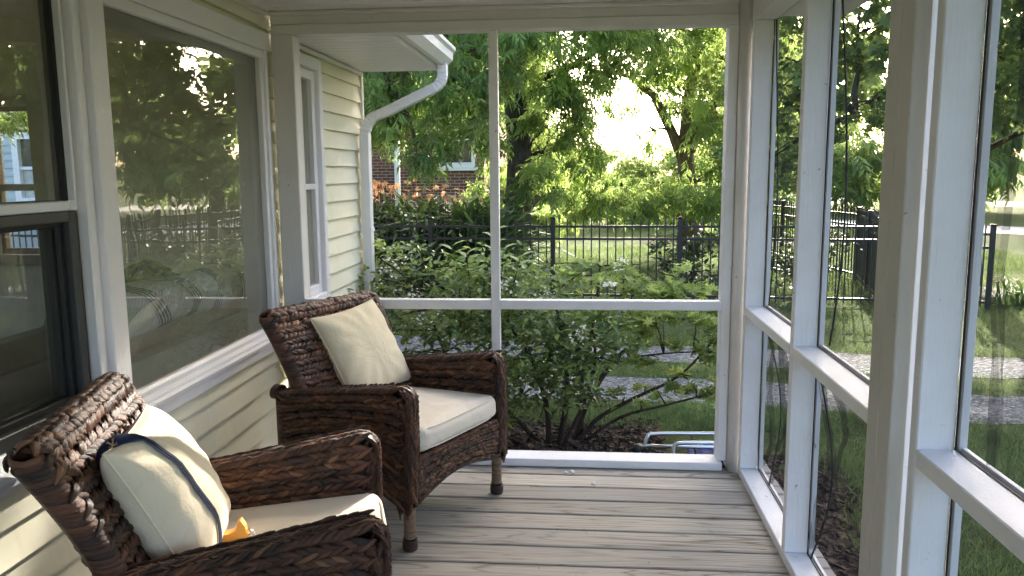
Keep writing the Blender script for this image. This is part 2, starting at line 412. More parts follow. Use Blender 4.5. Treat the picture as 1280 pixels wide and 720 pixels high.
# ------------------------------------------------------------------ camera
F = 1000.28/1280*36
CAMP = Vector((0, 0, 1.4))
yaw, pit, rol = [math.radians(a) for a in (-5.108, -8.25, -.4656)]
fw = Vector((math.sin(yaw)*math.cos(pit), math.cos(yaw)*math.cos(pit), math.sin(pit)))
r0 = fw.cross(Vector((0, 0, 1))).normalized(); u0 = r0.cross(fw)
rr = r0*math.cos(rol)+u0*math.sin(rol); uu = -r0*math.sin(rol)+u0*math.cos(rol)
cd = bpy.data.cameras.new('camera'); cam = bpy.data.objects.new('camera', cd); COL.objects.link(cam)
cam.matrix_world = Matrix(((rr.x, uu.x, -fw.x, CAMP.x), (rr.y, uu.y, -fw.y, CAMP.y), (rr.z, uu.z, -fw.z, CAMP.z), (0, 0, 0, 1)))
cd.lens = F; cd.sensor_width = 36; cd.clip_start = .02; cd.clip_end = 2000
SC.camera = cam

# ------------------------------------------------------------------ light
SUN_AZ, SUN_EL = math.radians(17.0), math.radians(24.0)     # azimuth from +Y towards +X
SD = Vector((math.sin(SUN_AZ)*math.cos(SUN_EL), math.cos(SUN_AZ)*math.cos(SUN_EL), math.sin(SUN_EL)))   # towards the sun
w = bpy.data.worlds.new('World'); SC.world = w; w.use_nodes = True
nt = w.node_tree; bg = nt.nodes['Background']; sk = nt.nodes.new('ShaderNodeTexSky')
sk.sky_type = 'NISHITA'; sk.sun_disc = False; sk.sun_elevation = SUN_EL; sk.sun_rotation = SUN_AZ
sk.air_density = .75; sk.dust_density = 5.0; sk.ozone_density = .7
nt.links.new(sk.outputs[0], bg.inputs[0]); bg.inputs[1].default_value = .15
sl = bpy.data.lights.new('sun', 'SUN'); sl.energy = 2.4; sl.angle = math.radians(.53); sl.color = (1, .93, .82)
so = bpy.data.objects.new('sun', sl); COL.objects.link(so); so.location = SD*40
so.rotation_euler = (-SD).to_track_quat('-Z', 'Y').to_euler()
SC.view_settings.view_transform = 'Standard'; SC.view_settings.look = 'None'; SC.view_settings.exposure = 3.15; SC.view_settings.gamma = 1
SC.view_settings.use_curve_mapping = False
SC.cycles.use_denoising = True
SC.cycles.max_bounces = 10; SC.cycles.diffuse_bounces = 5; SC.cycles.transparent_max_bounces = 24; SC.cycles.transmission_bounces = 6
SC.cycles.sample_clamp_indirect = 6.0; SC.cycles.caustics_reflective = False; SC.cycles.caustics_refractive = False

# places the sun reaches through gaps cut into the crowns along its rays: (point, radius of the gap)
GAPS = [((-1.18, 1.90, .78), .24), ((-1.13, 1.81, .78), .24), ((-.66, 2.33, .63), .10), ((-.60, 2.16, .45), .14), ((-1.46, 3.62, .42), .10),
        ((-1.46, 5.1, 1.0), .03), ((-1.46, 4.8, 1.3), .0),
        ((.6, 14.2, G), .9), ((1.6, 15.2, G), .8), ((-.4, 15.6, G), .7), ((1.0, 18.0, G), 1.1), ((2.4, 13.2, G), .5),
        ((8.8, 18.5, G), 1.5), ((10, 22, G), 2.0), ((6.6, 14.5, G), .5)]
def keep_mask(P, ext=.12):
    P = np.asarray(P); m = np.ones(len(P), bool); sd = np.array(SD)
    for g, r in GAPS:
        d = P-np.array(g); t = d@sd; q = d-np.outer(t, sd)
        m &= ~((t > (8.0 if g[2] == G else 1.2)) & (np.einsum('ij,ij->i', q, q) < (r+ext)**2))
    return m

# ------------------------------------------------------------------ foliage kit
def leaf_tmpl(kind):
    """quads of one leaf (or leaf spray), +y out from the stalk, +z up"""
    V = []; Q = []
    def blade(o, d, L, W, droop=.25, fold=.12):
        o = np.array(o, float); d = np.array(d, float); d /= np.linalg.norm(d)
        s = np.cross(d, (0, 0, 1)); s /= max(1e-6, np.linalg.norm(s)); up = np.cross(s, d)
        b = len(V)
        m1 = o+d*L*.32; m2 = o+d*L*.68-np.array((0, 0, 1))*L*droop*.3; tip = o+d*L-np.array((0, 0, 1))*L*droop
        V.extend([o, m1-s*W*.5+up*W*fold, m1, m1+s*W*.5+up*W*fold, m2-s*W*.40+up*W*fold, m2, m2+s*W*.40+up*W*fold, tip])
        Q.extend([(b, b+2, b+1, b+1), (b, b+3, b+2, b+2), (b+1, b+2, b+5, b+4), (b+2, b+3, b+6, b+5), (b+4, b+5, b+7, b+7), (b+5, b+6, b+7, b+7)])
    def simple(o, d, L, W, droop=.25):
        o = np.array(o, float); d = np.array(d, float); d /= np.linalg.norm(d)
        s = np.cross(d, (0, 0, 1)); s /= max(1e-6, np.linalg.norm(s)); b = len(V)
        m = o+d*L*.42; tip = o+d*L-np.array((0, 0, 1))*L*droop
        V.extend([o, m-s*W*.5, tip, m+s*W*.5]); Q.append((b, b+3, b+2, b+1))
    if kind == 'pinnate':
        for i in range(5):
            y = .06+.065*i; z = -.25*y*y*3
            for sx in (-1, 1): simple((0, y+.012*sx*((i*7) % 3-1), z), (sx*(.75+.12*((i*5) % 3)), .55+.2*((i*3) % 2), -.30-.12*((i*2+sx) % 3)), .150-.012*abs(i-2), .045, .38)
        simple((0, .36, -.10), (.15, 1, -.6), .14, .046, .35)
    elif kind == 'maple':
        for a in (-75, -35, 0, 35, 75):
            simple((0, 0, 0), (math.sin(math.radians(a)), math.cos(math.radians(a)), -.12), .13-.0004*abs(a), .062, .15)
        for a in (-50, 10, 60):
            simple((0, -.12, .02), (math.sin(math.radians(a)), math.cos(math.radians(a)), -.2), .11, .055, .2)
    elif kind == 'oval': blade((0, 0, 0), (0, 1, 0), .078, .036, .18)
    elif kind == 'sprig':
        for i in range(4):
            for sx in (-1, 1): blade((0, .03*i, .0), (sx*.8, .6, .35), .062-.006*i, .026, .2)
        blade((0, .12, 0), (0, 1, .2), .055, .024)
    elif kind == 'whorl':
        for i in range(7):
            a = 2*PI*i/7; blade((0, 0, 0), (math.sin(a), math.cos(a)*1.0, .42), .056, .016, .15)
    elif kind == 'strap':
        b = 0; L = .62
        for i in range(6):
            t = i/5; y = .34*t**1.6; z = L*(t-.42*t**3); wv = .014*(1-t**3)+.001
            V.extend([(-wv, y, z), (wv, y, z)])
        for i in range(5): Q.append((2*i, 2*i+1, 2*i+3, 2*i+2))
    elif kind == 'petal6':
        for i in range(6):
            a = 2*PI*i/6; simple((0, 0, 0), (math.sin(a), math.cos(a), .45), .07, .038, .3)
    elif kind == 'floret':
        for i in range(5):
            a = 2*PI*i/5; simple((0, 0, 0), (math.sin(a), math.cos(a), .3), .018, .014, .1)
    elif kind == 'blade':
        for i in range(4):
            t = i/3; y = .03*t*t; wv = .0028*(1-t)+.0004
            V.extend([(-wv, y, .075*t), (wv, y, .075*t)])
        for i in range(3): Q.append((2*i, 2*i+1, 2*i+3, 2*i+2))
    elif kind == 'chip':
        V.extend([(-.012, -.03, 0), (.012, -.028, .004), (.009, .03, .003), (-.01, .032, 0), (-.012, -.03, .008), (.012, -.028, .012), (.009, .03, .011), (-.01, .032, .008)])
        Q.extend([(4, 5, 6, 7), (0, 1, 5, 4), (1, 2, 6, 5), (2, 3, 7, 6), (3, 0, 4, 7)])
    return np.array(V, np.float32), np.array(Q, np.int32)

def rotmats(yaw, pitch, roll):
    cy, sy = np.cos(yaw), np.sin(yaw); cp, sp = np.cos(pitch), np.sin(pitch); cr, sr = np.cos(roll), np.sin(roll)
    n = len(yaw); Rz = np.zeros((n, 3, 3)); Rx = np.zeros((n, 3, 3)); Ry = np.zeros((n, 3, 3))
    Rz[:, 0, 0] = cy; Rz[:, 0, 1] = -sy; Rz[:, 1, 0] = sy; Rz[:, 1, 1] = cy; Rz[:, 2, 2] = 1
    Rx[:, 0, 0] = 1; Rx[:, 1, 1] = cp; Rx[:, 1, 2] = -sp; Rx[:, 2, 1] = sp; Rx[:, 2, 2] = cp
    Ry[:, 0, 0] = cr; Ry[:, 0, 2] = sr; Ry[:, 1, 1] = 1; Ry[:, 2, 0] = -sr; Ry[:, 2, 2] = cr
    return Rz @ Rx @ Ry

def scatter(name, kind, P, yaw, pitch, roll, scale, rnd, mat, parent=None, cull=True):
    P = np.asarray(P, float)
    if cull:
        k = keep_mask(P); P, yaw, pitch, roll, scale, rnd = P[k], yaw[k], pitch[k], roll[k], scale[k], rnd[k]
    V, Q = leaf_tmpl(kind); n = len(P); nv = len(V)
    R = rotmats(yaw, pitch, roll)
    W = np.einsum('nij,kj->nki', R, V)*scale[:, None, None]+P[:, None, :]
    Fq = (Q[None]+(np.arange(n)*nv)[:, None, None]).reshape(-1, 4)
    # quads with a repeated last corner become triangles: split everything into triangles
    T1 = Fq[:, [0, 1, 2]]; T2 = Fq[:, [0, 2, 3]]; T2 = T2[T2[:, 1] != T2[:, 2]]
    T = np.vstack([T1, T2])
    me = np_mesh(name, W.reshape(-1, 3), T, np.repeat(rnd, nv), None, False)
    return link(name, me, mat, parent)

def clump_points(clumps, dens, shell=.55):
    """points in ellipsoids (x,y,z,rx,ry,rz[,k]), biased to the outside, broken into tufts"""
    out = []; brt = []
    for c in clumps:
        k = c[6] if len(c) > 6 else 1.0
        n = max(10, int(dens*k*(c[3]*c[5]+c[4]*c[5]+c[3]*c[4])))
        nt_ = max(4, n//16)
        d = RNG.normal(size=(nt_, 3)); d /= np.linalg.norm(d, axis=1)[:, None]
        rad = (shell+(1-shell)*RNG.random(nt_))**.8
        cen = d*rad[:, None]
        idx = RNG.integers(0, nt_, n)
        p = cen[idx]+RNG.normal(size=(n, 3))*.17
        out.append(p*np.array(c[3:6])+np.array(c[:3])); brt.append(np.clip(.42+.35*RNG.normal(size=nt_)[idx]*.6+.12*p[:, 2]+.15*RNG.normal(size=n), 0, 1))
    return np.vstack(out), np.concatenate(brt)

def limb(mb, a, b, r0, r1, sag=.15, n=7, seg=8, wig=.06):
    a = Vector(a); b = Vector(b); L = (b-a).length
    pts = []; rs = []
    for i in range(n):
        t = i/(n-1); p = a.lerp(b, t); p.z += sag*L*math.sin(PI*t)*.5
        if 0 < i < n-1: p += Vector((random.uniform(-1, 1), random.uniform(-1, 1), random.uniform(-1, 1)))*wig*L*.3
        pts.append(p); rs.append(r0+(r1-r0)*t)
    mb.tube(pts, rs, seg)
    return pts

def tree(name, base, trunk_pts, trunk_r, clumps, kind, dens, leafmat, barkmat, label, group=None, size=1.0, droop=.5, extra=()):
    e = empty(name, base, label, 'tree', group)
    mb = MB(); mb.tube(trunk_pts, trunk_r, 14)
    for pts, rs in extra: mb.tube(pts, rs, 10)
    tops = [Vector(p) for p in trunk_pts[1:]]+[Vector(p) for pts, rs in extra for p in pts[1:]]
    for c in clumps:
        cc = Vector(c[:3]); a = min(tops, key=lambda p: (p-cc).length+max(0, (p.z-cc.z))*.7)
        r = min(.07, .022*(cc-a).length+.012)
        pts = limb(mb, a, cc, r, .012, .12)
        for _ in range(4):
            q = cc+Vector((random.uniform(-1, 1)*c[3], random.uniform(-1, 1)*c[4], random.uniform(-.8, .9)*c[5]))
            limb(mb, pts[-3], q, .014, .004, .1, 5, 5)
    mb.build('trunk', barkmat, e)
    P, br = clump_points(clumps, dens); n = len(P)
    yaw = RNG.random(n)*2*PI; pit = -droop+RNG.normal(size=n)*.45; rol = RNG.normal(size=n)*.45
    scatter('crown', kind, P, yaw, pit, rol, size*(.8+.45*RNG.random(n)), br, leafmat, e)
    return e

# ------------------------------------------------------------------ ground
def sheet(name, pts, z, mat, kind='structure'):
    me = bpy.data.meshes.new(name); me.from_pydata([(x, y, z) for x, y in pts], [], [tuple(range(len(pts)))])
    o = link(name, me, mat); tag(o, kind=kind); return o
def strip(name, path, half, z, mat, wob=.0):
    L = []; R_ = []
    for i, (x, y) in enumerate(path):
        a = path[max(0, i-1)]; b = path[min(len(path)-1, i+1)]
        d = Vector((b[0]-a[0], b[1]-a[1])).normalized(); nrm = Vector((-d.y, d.x))
        w1 = half+random.uniform(-wob, wob); w2 = half+random.uniform(-wob, wob)
        L.append((x+nrm.x*w1, y+nrm.y*w1, z)); R_.append((x-nrm.x*w2, y-nrm.y*w2, z))
    n = len(path); mb = MB()
    for i in range(n-1): mb.quad(R_[i], R_[i+1], L[i+1], L[i])
    return tag(mb.build(name, mat), kind='structure')

sheet('ground', [(-300, -300), (300, -300), (300, 300), (-300, 300)], G, M['ground'])
xs = [-9+.35*i for i in range(90)]
def trk(x, c): return c-.13*(x-1.2)+.05*math.sin(x*1.7)
strip('driveway', [(x, trk(x, 7.80)) for x in xs], .37, G+.004, M['gravel'], .06)
strip('driveway', [(x, trk(x, 6.42)) for x in xs], .38, G+.005, M['gravel'], .06)
def edge_poly(x0, x1, y0, f, n=40): return [(x0, y0), (x1, y0)]+[(x1-(x1-x0)*i/n, f(x1-(x1-x0)*i/n)) for i in range(n+1)]
sheet('mulch_bed', edge_poly(-2.6, .55, 3.75, lambda x: 5.65+.12*math.sin(x*4)+.05*math.sin(x*11)), G+.004, M['mulch'])
yy = [-2+.15*i for i in range(44)]
strip_pts = [(.83, -2), (.83, 5.0)]+[(1.48+.09*math.sin(y*3.1)+.05*math.sin(y*9), y) for y in reversed(yy) if y < 5.0]
sheet('mulch_bed', strip_pts, G+.006, M['mulch'])
strip('road', [(6, 60), (18, 44), (40, 34), (90, 26)], 3.5, G+.01, M['concrete'])
strip('path', [(5.5, 12.4), (7, 11.4), (9, 10.6), (13, 9.8), (22, 8.5)], .55, G+.008, M['concrete'])
strip('path', [(6.5, 30), (14, 23), (26, 17), (44, 13)], 1.6, G+.009, M['concrete'])

def in_track(x, y): return abs(y-trk(x, 7.80)) < .36 or abs(y-trk(x, 6.42)) < .37
def grass_field(n, x0, x1, y0, y1, cond, smin, smax):
    X = RNG.uniform(x0, x1, n); Y = RNG.uniform(y0, y1, n)
    m = np.array([cond(a, b) for a, b in zip(X, Y)]); X, Y = X[m], Y[m]
    tuft = .5+.5*np.sin(X*3.1+np.sin(Y*2.3)*2)*np.sin(Y*2.7+np.sin(X*1.9)*2)
    k = RNG.random(len(X)) < .25+.75*tuft; X, Y, tuft = X[k], Y[k], tuft[k]
    return np.c_[X, Y, np.full(len(X), G)], RNG.uniform(smin, smax, len(X))*(.7+.5*tuft)
gp = []; gs = []
for a in ((95000, 1.3, 4.6, 1.2, 6.1, lambda x, y: x > 1.40+.1*math.sin(y*3.1)+random.uniform(-.08, .08) and not in_track(x, y), .55, 1.1),
          (26000, -2.0, 1.7, 5.5, 6.1, lambda x, y: not in_track(x, y), .5, 1.0),
          (26000, -3.0, 5.5, 6.6, 7.6, lambda x, y: not in_track(x, y), .45, .9),
          (50000, -3.0, 7.5, 7.8, 11.0, lambda x, y: not in_track(x, y), .45, 1.0),
          (60000, -1.0, 9.0, 11.0, 19.0, lambda x, y: True, .9, 1.8)):
    p, s_ = grass_field(*a); gp.append(p); gs.append(s_)
gp = np.vstack(gp); gs = np.concatenate(gs); n = len(gp)
o = scatter('grass', 'blade', gp, RNG.random(n)*2*PI, RNG.normal(size=n)*.45, RNG.normal(size=n)*.4, gs, np.clip(RNG.normal(size=n)*.25+.5, 0, 1), M['grass'], None, False)
tag(o, 'short green lawn grass beside the gravel wheel tracks', 'grass', kind='stuff')
# mulch chips
n = 5200
cx = np.concatenate([RNG.uniform(-1.6, .55, n//2), RNG.uniform(.86, 1.55, n//2)]); cy = np.concatenate([RNG.uniform(3.9, 5.7, n//2), RNG.uniform(1.6, 5.0, n//2)])
o = scatter('mulch_chips', 'chip', np.c_[cx, cy, np.full(n, G+.006)], RNG.random(n)*2*PI, RNG.normal(size=n)*.25, RNG.normal(size=n)*.25, RNG.uniform(.4, 1.15, n), RNG.random(n), M['mulch'], None, False)
tag(o, 'dark brown bark mulch scattered along the porch edge', 'mulch', kind='stuff')
# brick edging beside the porch
mb = MB(); y = -1.0
while y < 5.1:
    mb.box(.90, 1.10, y, y+.095, G, G+.06+random.uniform(-.006, .006), .006); y += .103
o = mb.build('brick_edging', M['brick']); tag(o, 'row of red bricks laid on the ground along the porch base', 'brick edging')

# ------------------------------------------------------------------ porch floor and ceiling
YE = 3.70                       # inner face of the end screen wall
XW = -1.46                      # house wall face
mb = MB(); y = YE+.02
bw, gap = .1328, .0124
XP0, XP1 = XW+.012, .80
while y > -2.4:
    y1 = y; y0 = y-bw
    mb.box(XP0, XP1, y0, y1, -.034+random.uniform(-.001, .001), random.uniform(-.0015, .0), .0032)
    y -= bw+gap
tag(mb.build('porch_floor', M['deck']), kind='structure')
mb = MB(); mb.box(XP0, .80, -2.4, YE+.06, G-.01, -.036)
tag(mb.build('porch_base', M['black']), kind='structure')  # solid block coloured black so the board gaps look shaded
ZC = 2.138
mb = MB(); y = -2.5
while y < YE-.02:               # beaded soffit boards running across
    y1 = min(y+.152, YE+.02)
    mb.box(XW+.001, .735, y+.005, y1, ZC, ZC+.01, .004)
    mb.box(XW+.001, .735, y, y+.005, ZC+.004, ZC+.01)
    y += .152
mb.box(XW+.001, 1.05, -2.5, YE+.12, ZC+.0105, ZC+.14)
tag(mb.build('porch_ceiling', M['ceiling']), kind='structure')
# eave of the porch roof outside
er = empty('porch_eave', (.95, 1.0, 2.1), 'white eave with fascia and gutter along the right side of the porch', 'eave')
mb = MB(); mb.box(.83, 1.02, -2.5, YE+.14, 2.085, 2.10); mb.build('soffit', M['vinyl'], er)
mb = MB(); mb.box(1.02, 1.045, -2.5, YE+.14, 2.05, 2.135); mb.build('fascia', M['vinyl'], er)
mb = MB(); mb.extr_y([(1.047, 2.135), (1.047, 2.05), (1.10, 2.045), (1.135, 2.075), (1.135, 2.125), (1.15, 2.14), (1.14, 2.14)], -2.5, YE+.16); mb.build('gutter', M['vinyl'], er)

# ------------------------------------------------------------------ end screen wall
ew = empty('screen_wall', (-.35, YE, 0), 'white framed screen wall across the far end of the porch', 'screen wall')
YB = YE+.09
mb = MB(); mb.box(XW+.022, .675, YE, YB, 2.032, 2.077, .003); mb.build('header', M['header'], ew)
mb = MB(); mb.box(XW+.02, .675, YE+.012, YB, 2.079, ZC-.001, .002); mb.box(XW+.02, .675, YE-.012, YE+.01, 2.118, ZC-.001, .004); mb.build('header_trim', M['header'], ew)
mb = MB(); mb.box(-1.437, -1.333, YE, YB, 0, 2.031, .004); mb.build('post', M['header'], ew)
mb = MB(); mb.box(-.430, -.388, YE, YE+.04, .04, 2.031, .003); mb.build('mullion', M['white'], ew)
mb = MB(); mb.box(-1.332, -.431, YE-.004, YE+.052, .758, .803, .003); mb.build('rail', M['white'], ew)
mb = MB(); mb.box(-.387, .634, YE-.004, YE+.052, .760, .803, .003); mb.build('rail', M['white'], ew)
mb = MB(); mb.box(-1.332, .655, YE-.03, YB, .001, .039, .003); mb.build('sill_plate', M['white'], ew)
mb = MB(); mb.box(.635, .678, YE+.001, YB, .04, 2.031, .003); mb.build('jamb', M['white'], ew)
mb = MB()
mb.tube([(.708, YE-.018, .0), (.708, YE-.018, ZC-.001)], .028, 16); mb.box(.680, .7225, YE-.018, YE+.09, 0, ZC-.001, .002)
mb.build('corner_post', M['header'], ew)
for (x0, x1, z0, z1) in ((-1.332, -.431, .04, .757), (-1.332, -.431, .804, 2.031), (-.387, .634, .04, .759), (-.387, .634, .804, 2.031)):
    mb = MB(); mb.quad((x0, YE+.06, z0), (x1, YE+.06, z0), (x1, YE+.06, z1), (x0, YE+.06, z1)); mb.build('screen_panel', M['screen'], ew)

# ------------------------------------------------------------------ right screen wall
rw = empty('screen_wall', (.77, 1.2, 0), 'long white framed screen wall along the right side of the porch', 'screen wall')
XI, XO = .723, .802
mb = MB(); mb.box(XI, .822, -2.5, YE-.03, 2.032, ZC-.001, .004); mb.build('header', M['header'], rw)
mb = MB(); mb.box(XI, .815, -2.5, YE-.05, .001, .040, .003); mb.build('sill_plate', M['white'], rw)
studs = [(3.605, 3.643), (2.780, 2.818), (1.900, 1.938), (1.742, 1.780), (.86, .90), (-.1, -.06), (-1.1, -1.06), (-2.1, -2.06)]
for (a, b) in studs:
    mb = MB(); mb.box(XI, XO, a, b, .041, 2.031, .003)
    for k in range(9):
        zx = random.choice((.075, .70, .85, 1.98)) if k < 5 else random.uniform(.1, 1.9); xx = random.uniform(XI+.012, XO-.012); rq = random.uniform(.0018, .0036)
        mb.add([(xx+rq*math.cos(PI*j/4), a-.0006, zx+rq*math.sin(PI*j/4)) for j in range(8)]+[(xx, a-.0022, zx)]+[(xx+rq*math.cos(PI*j/4), a+.002, zx+rq*math.sin(PI*j/4)) for j in range(8)], [(j, (j+1) % 8, 8) for j in range(8)]+[(j, 9+j, 9+(j+1) % 8, (j+1) % 8) for j in range(8)])
    mb.build('stud', M['white'], rw)
for (a, b) in ((1.794, 1.866), (1.868, 1.938)):
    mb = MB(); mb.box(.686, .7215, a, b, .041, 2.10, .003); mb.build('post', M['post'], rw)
ys = sorted(studs)
for i in range(len(ys)-1):
    a, b = ys[i][1], ys[i+1][0]
    if b-a < .2: continue
    mb = MB(); mb.box(XI-.001, .812, a+.001, b-.001, .756, .797, .003); mb.build('rail', M['white'], rw)
    mb = MB()
    for (z0, z1) in ((.0405, .755), (.798, 2.031)):
        mb.box(.8030, .8062, b-.003, b, z0, z1)
        mb.box(.8030, .8062, a, b-.004, z0, z0+.002)
    mb.build('spline', M['black'], rw)
    mb = MB()
    for (z0, z1) in ((.0405, .755), (.798, 2.031)):
        mb.box(.8072, .824, a-.012, a+.012, z0, z1, .001); mb.box(.8072, .824, b-.012, b+.012, z0, z1, .001)
        mb.box(.8125, .823, a+.012, b-.012, z0-.012, z0+.008, .001)
    mb.build('batten', M['white'], rw)
    for (z0, z1) in ((.0405, .755), (.798, 2.031)):
        mb = MB(); mb.quad((.8067, a, z0), (.8067, b, z0), (.8067, b, z1), (.8067, a, z1)); mb.build('screen_panel', M['screen_side'], rw)
# screen mesh that has come loose and hangs in folds
def hang(pts, wid, ry=.012, seed=0):
    rnd = random.Random(seed); V = []; Fq = []
    for i, (x, y, z) in enumerate(pts):
        for k in range(5):
            q = k/4; V.append((x+.012*math.sin(q*7+i*.7+seed)+rnd.uniform(-.002, .002), y+(q-.5)*wid*(1-.4*math.sin(i*.5)), z))
    for i in range(len(pts)-1):
        for k in range(4): Fq.append((i*5+k, i*5+k+1, i*5+6+k, i*5+5+k))
    return V, Fq
mb = MB()
for j, (y0, y1, z0, z1, wd, dx) in enumerate(((3.56, 3.52, .75, .10, .05, .03), (3.42, 3.36, .74, .06, .035, .05), (3.30, 3.24, .72, .25, .03, .04), (2.74, 2.72, .75, .08, .035, .03), (2.60, 2.56, .74, .30, .02, .03),
                                             (1.66, 1.65, 1.95, .80, .018, .03))):
    pts = [(.812+dx*math.sin(PI*t)+.01*math.sin(9*t+j), y0+(y1-y0)*t+.02*math.sin(6*t+j), z0+(z1-z0)*t) for t in [i/14 for i in range(15)]]
    V, Fq = hang(pts, wd, seed=j); mb.add(V, Fq, smooth=True)
mb.build('loose_mesh', M['torn'], rw)
mb = MB()
for j, (ya, yb, za, zb, sag) in enumerate(((2.70, 2.66, 2.03, .83, .05), (3.52, 3.50, 2.02, .82, .02), (2.72, 2.70, .75, .05, .05), (3.55, 3.33, .74, .06, .06))):
    pts = [(.80+sag*math.sin(PI*t)*.6, ya+(yb-ya)*t+.03*math.sin(t*5+j)-sag*math.sin(PI*t), za+(zb-za)*t) for t in [i/20 for i in range(21)]]
    mb.tube(pts, .0032, 6)
mb.build('loose_cord', M['black'], rw)

# ------------------------------------------------------------------ house
house = empty('house', (XW, 2.0, G), 'pale yellow clapboard house with white framed windows along the porch', 'house')
YC = 5.28                       # far corner of the house
#                 y0    y1    z0    z1
OPEN = [(1.05, 2.385, .62, 2.03), (2.385, 3.655, .60, 2.03), (4.00, 4.42, .70, 2.01)]
def siding(parent, x, y0, y1, z0, z1, openings, step, name, mat, sgn=1, out=.020):
    mb = MB(); z = z0
    while z < z1-.001:
        zt = min(z+step, z1)
        cuts = sorted({z, zt, *[c for o_ in openings for c in o_[2:4] if z < c < zt]})
        for za, zb in zip(cuts[:-1], cuts[1:]):
            zm = (za+zb)/2; iv = [(y0, y1)]
            for (a, b, c, d) in openings:
                if c <= zm <= d:
                    nv = []
                    for (p, q) in iv:
                        if b <= p or a >= q: nv.append((p, q)); continue
                        if a > p: nv.append((p, a))
                        if b < q: nv.append((b, q))
                    iv = nv
            xa = x+sgn*out*(1-(za-z)/step); xb = x+sgn*out*(1-(zb-z)/step)
            for (p, q) in iv:
                mb.quad((xa, p, za), (xa, q, za), (xb, q, zb), (xb, p, zb))
                if za == z: mb.quad((x, p, za), (x, q, za), (xa, q, za+.0005), (xa, p, za+.0005))
        z = zt
    return mb.build(name, mat, parent)
siding(house, XW-.016, -2.5, YC, G-.02, 2.29, OPEN, .1035, 'siding', M['siding'])
mb = MB()                                                   # wall thickness behind the siding (rectangles between the openings)
def wallrects(y0, y1, z0, z1, ops):
    ysl = sorted({y0, y1, *[v for o_ in ops for v in o_[:2]]}); zsl = sorted({z0, z1, *[v for o_ in ops for v in o_[2:4]]})
    for a, b in zip(ysl[:-1], ysl[1:]):
        for c, d in zip(zsl[:-1], zsl[1:]):
            ym, zm = (a+b)/2, (c+d)/2
            if not any(o_[0] < ym < o_[1] and o_[2] < zm < o_[3] for o_ in ops): yield a, b, c, d
HOLE = [(1.12, 2.24, .66, 1.98), (2.37, 3.67, .62, 1.99), (4.02, 4.38, .72, 1.97)]
WEST = [(-1.9, .3, .5, 2.2), (.9, 4.2, .5, 2.2)]  # unseen window openings added in the back wall to brighten the room
for (a, b, c, d) in wallrects(-2.5, YC-.03, G, 3.4, HOLE): mb.box(XW-.15, XW-.026, a, b, c, d)
mb.build('wall', M['wall_in'], house)
mb = MB(); mb.box(XW-.03, XW+.012, YC-.01, YC+.03, G, 2.055, .002); mb.build('corner_trim', M['cream_vinyl'], house)
mb = MB(); mb.box(XW-.002, XW+.016, YE+.10, YC-.01, 2.03, 2.055, .003); mb.box(XW-.001, XW+.016, -2.5, YE-.01, 2.115, 2.137, .003); mb.build('top_trim', M['cream_vinyl'], house)
# interior box and the end wall with its window
EWN = [(-3.98, -3.54, .87, 1.86)]
mb = MB()
XB = -6.4
def wallrects_x(x0, x1, z0, z1, ops): yield from wallrects(x0, x1, z0, z1, ops)
for (a, b, c, d) in wallrects(XB, XW-.15, G, 3.4, EWN): mb.box(a, b, YC-.16, YC-.03, c, d)

for (a, b, c, d) in wallrects(-2.5, YC-.03, G, 3.4, WEST): mb.box(XB-.12, XB, a, b, c, d)
mb.box(XB, XW-.151, -2.62, -2.5, G, 3.4)
mb.build('interior_wall', M['wall_in'], house)
mb = MB(); mb.box(XB, XW-.151, -2.5, YC-.161, -.06, 0); mb.build('interior_floor', M['floor_in'], house)
mb = MB(); mb.box(XB, XW-.151, -2.5, YC-.161, 2.42, 2.5); mb.build('interior_ceiling', M['wall_in'], house)
siding(house, 0, 0, .01, 0, .01, [], .1, 'siding', M['siding']) if False else None
mb = MB(); mb.add([(XB-.4, -2.8, 3.4), (XW+.35, -2.8, 3.4), (XW+.35, YC+.4, 3.4), (XB-.4, YC+.4, 3.4), (-4.0, -2.8, 4.9), (-4.0, YC+.4, 4.9)],
               [(0, 1, 2, 3), (1, 4, 5, 2), (4, 0, 3, 5), (0, 4, 1), (2, 5, 3)]); mb.build('roof', M['roof'], house)
mb = MB(); mb.box(XW-.14, XW-.027, -2.5, YC-.03, 2.30, 3.39); mb.build('upper_wall', M['siding'], house)
# far eave: soffit, gutter, downspout
ZS = 2.062; XG = -.955
mb = MB(); yy = YE+.13
while yy < YC+.02:
    y2 = min(yy+.10, YC+.02)
    mb.box(XW-.01, XG, yy+.004, y2, ZS, ZS+.012, .004); mb.box(XW-.01, XG, yy, yy+.004, ZS+.004, ZS+.012); yy += .10
mb.build('soffit', M['vinyl'], house)
mb = MB(); mb.box(XG+.001, XG+.022, YE+.13, YC+.03, ZS-.004, ZS+.14, .002); mb.box(XW-.01, XG+.0, YC+.021, YC+.04, ZS-.002, ZS+.14); mb.build('fascia', M['vinyl'], house)
mb = MB(); mb.extr_y([(XG+.024, ZS+.15), (XG+.024, ZS+.02), (XG+.075, ZS+.012), (XG+.115, ZS+.05), (XG+.118, ZS+.095), (XG+.135, ZS+.11), (XG+.135, ZS+.13), (XG+.125, ZS+.13), (XG+.11, ZS+.10), (XG+.10, ZS+.06), (XG+.07, ZS+.03), (XG+.035, ZS+.035), (XG+.035, ZS+.15)], YE+.13, YC-.03)
mb.build('gutter', M['vinyl'], house)
mb = MB()
yd = YC-.10
path = [(XG+.06, yd, ZS+.03), (XG+.06, yd, ZS-.03), (XG+.055, yd, ZS-.07), (XG+.03, yd, ZS-.11), (XG-.02, yd, ZS-.14)]
path += [(XG-.02-.30*t, yd, ZS-.14-.135*t) for t in (.35, .7, 1)]
